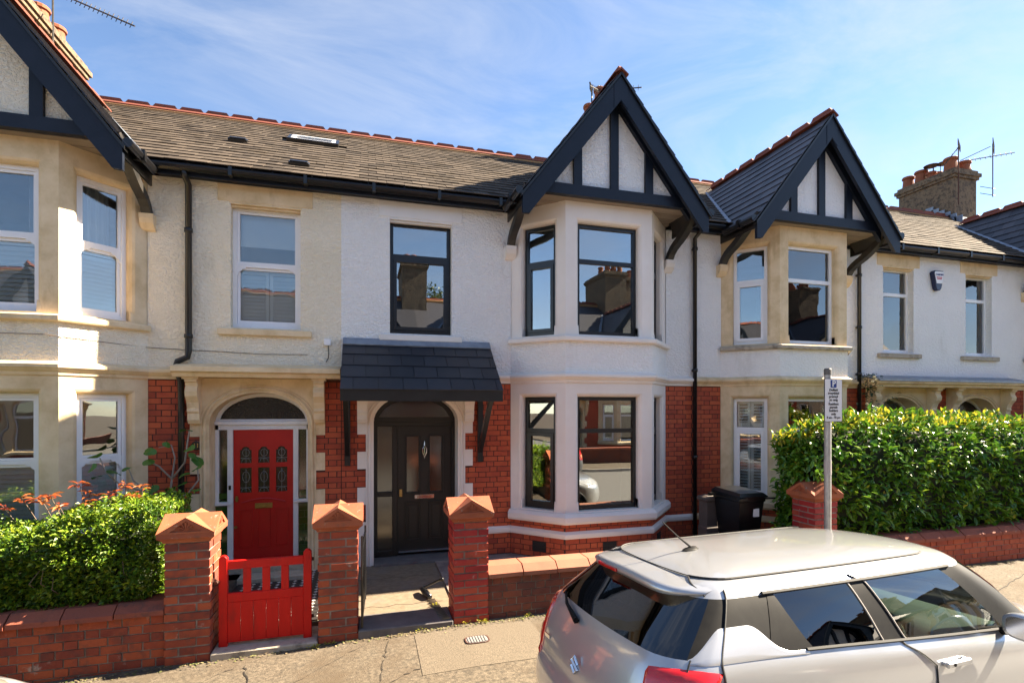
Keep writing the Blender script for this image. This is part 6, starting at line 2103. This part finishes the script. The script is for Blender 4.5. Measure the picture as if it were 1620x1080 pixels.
    for y in (-.36, .36):
        for x0 in (1.32, .62):
            se = MB(); wd = .24
            prof = [(0, .40), (.50, .44), (.52, .54), (.10, .53), (.02, .58), (-.12, 1.06), (-.20, 1.08), (-.22, 1.02), (-.08, .42)]
            if x0 < 1: prof = [(p * .9, q) for p, q in prof]
            se.prism([(x0 + p, y - wd, q) for p, q in prof], (0, 2 * wd, 0))
            so_ = se.build('seat', CABIN, root, bevel=.03)
            MB().box(x0 - .215, x0 - .13, y - .13, y + .13, 1.09, 1.26).build('headrest', CABIN, so_, bevel=.03)
    sw = MB()
    cst = Vector((2.02, -.36, .87)); ax_ = Vector((.90, 0, -.42)).normalized()
    u = Vector((0, 1, 0)); v = ax_.cross(u).normalized()
    sw.tube([cst + (u * math.cos(a) + v * math.sin(a)) * .185 for a in [2 * math.pi * k / 28 for k in range(28)]], .017, 8, closed=True)
    for a in (.0, math.pi, math.pi * 1.5):
        sw.tube([cst, cst + (u * math.cos(a) + v * math.sin(a)) * .18], [.03, .016], 6)
    sw.lathe(cst, [(.06, -.02), (.055, .02)], 14, 'x'); sw.tube([cst, cst + ax_ * .2], .035, 8)
    sw.build('steering_wheel', CABIN, root, smooth=True)
    mi = MB().box(2.14, 2.17, -.12, .12, 1.27, 1.34); mi.build('rear_view_mirror', CABIN, root, bevel=.01)
    return root
CARX, CARY, CARPSI, CARROLL = 1.345, 2.95, .055, -.05
make_car('parked_car', 'silver hatchback parked at right with its roof aerial raised', CARP, 'parked cars', (CARX, CARY, -.115), (CARROLL, -.0, CARPSI))
CREAM = M('cream_car_paint', [(.30, .28, .23), (.33, .31, .26)], .3, 2, metal=.1, coat=1.0)
make_car('parked_car', 'pale cream car of which only the bonnet edge shows at bottom left', CREAM, 'parked cars', (-5.52, 3.14, -.22), (-.02, -.02, .0))
DARKC = M('grey_car_paint', [(.10, .10, .105), (.13, .13, .135)], .3, 2, metal=.4, coat=1.0)
make_car('parked_car', 'dark grey car across the street, seen only mirrored in the bay window', DARKC, 'parked cars', (7.2, -2.75, -.15), (0, 0, math.pi))
# ------------------------------------------------------------------ the facing terrace (mirrored in the panes)
OPP = 'houses of the facing terrace, seen only mirrored in the window panes'
for k, (x0, m, rend, lab) in enumerate(((-3.5, -1, RENDC, 'cream house of the facing terrace, mirrored in the leftmost window panes'), (-3.5, 1, RENDB, 'white house of the facing terrace, mirrored in the red-door house panes'),
                                       (8.14, -1, RENDC, 'cream house of the facing terrace with chimney mirrored over the black door'), (8.14, 1, RENDC, 'cream house of the facing terrace mirrored in the black bay windows'),
                                       (19.78, -1, RENDB, 'white house of the facing terrace mirrored in the right bay'), (19.78, 1, RENDC, 'cream house of the facing terrace mirrored in the farthest panes'),
                                       (-15.14, 1, RENDB, 'white house of the facing terrace mirrored in the front left bay panes'), (-15.14, -1, RENDC, 'cream end house of the facing terrace mirrored in the leftmost bay panes'),
                                       (31.42, -1, RENDB, 'white house far along the facing terrace mirrored in the right splay panes'))):
    h = house(x0, m, lab, 2.5, (.69, 1.5), rend, STONE, STONE, STONE, WPVC, 'tilt', rend, 'white', gm=GLASS, simple=True, yflip=True, hood=1, zsash=(1.98, 4.6), group=OPP)
    MB(h.W).box(.45, 1.69, .25, .30, .05, 2.14).build('door', BLACK if k % 2 else REDDOOR, h.root)
    if m == 1:
        cs = HW - (1.15 if k == 3 else 0)
        chimney(h, h.root, cs, 2.4, 5.0, 9.6, [(cs - .35, 2.7, .45, .15), (cs, 2.7, .45, .15), (cs + .35, 2.7, .4, .15), (cs - .35, 3.5, .45, .15), (cs + .3, 3.6, .45, .15), (cs, 4.2, .45, .15)], .62)
    else:
        chimney(h, h.root, HW, 3.0, 4.2, 9.5, [(HW - .15, 3.3, .45, .15), (HW - .15, 3.9, .45, .15)])
ow = thing('garden_wall', (5, -5.9, 0), 'brick garden wall across the street, mirrored in the ground floor panes', 'garden wall', 'low brick garden walls')
MB().box(-20, 30, -6.1, -5.85, -.3, .55).build('wall_body', BRICKD, ow)
MB().box(-20, 30, -6.15, -5.80, .551, .63).build('coping_stone', COPL, ow)
sheet('garden_opposite', -40, 40, -8.6, -6.1, 2, 1, lambda x, y: .02, SOIL)
# a shrub and a tree across the street
def crown(name, label, cat, c, r, n, lm, seed, trunk=True):
    root = thing(name, (c[0], c[1], 0), label, cat)
    rnd = random.Random(seed)
    tk = MB()
    tk.tube([(c[0], c[1], 0), (c[0] + .1, c[1], c[2] * .5), (c[0], c[1], c[2])], [.16 * r, .12 * r, .05 * r], 8)
    for k in range(9):
        a = k * 2.4
        tk.tube([(c[0], c[1], c[2] * .55 + k * .04 * c[2]), (c[0] + r * .4 * math.cos(a), c[1] + r * .4 * math.sin(a), c[2] * .8 + .1 * k), (c[0] + r * .75 * math.cos(a), c[1] + r * .75 * math.sin(a), c[2] + r * .4 * math.sin(k * 1.3))], [.05 * r, .03 * r, .01], 5)
    tk.build('trunk', TWIG, root)
    cl = [Vector((rnd.gauss(0, .5), rnd.gauss(0, .5), rnd.gauss(0, .42))) * r for k in range(26)]
    LM = []
    for k in range(n):
        q = rnd.choice(cl)
        v = Vector((rnd.gauss(0, 1), rnd.gauss(0, 1), rnd.gauss(0, 1))).normalized() * r * .30 * rnd.random() ** .4
        p = Vector(c) + q + v
        LM.append((leaf_mat(p, v, rnd, .3, .9, rnd.uniform(.7, 1.3)), 0))
    join_leaves('crown', [lm], LM, root)
tl = leaf_mesh('leaf', LEAFT, .22, .12, .2, .2, 1)
crown('tree', 'leafy tree behind the facing terrace, mirrored in the window above the canopy', 'tree', (4.4, -16.5, 8.0), 2.3, 5000, tl, 3)
tl2 = leaf_mesh('leaf', LEAFL, .10, .05, .2, .2, 1)
crown('shrub', 'green shrub across the street, mirrored in the ground floor bay', 'shrub', (-3.2, -6.9, .9), .9, 2600, tl2, 4)
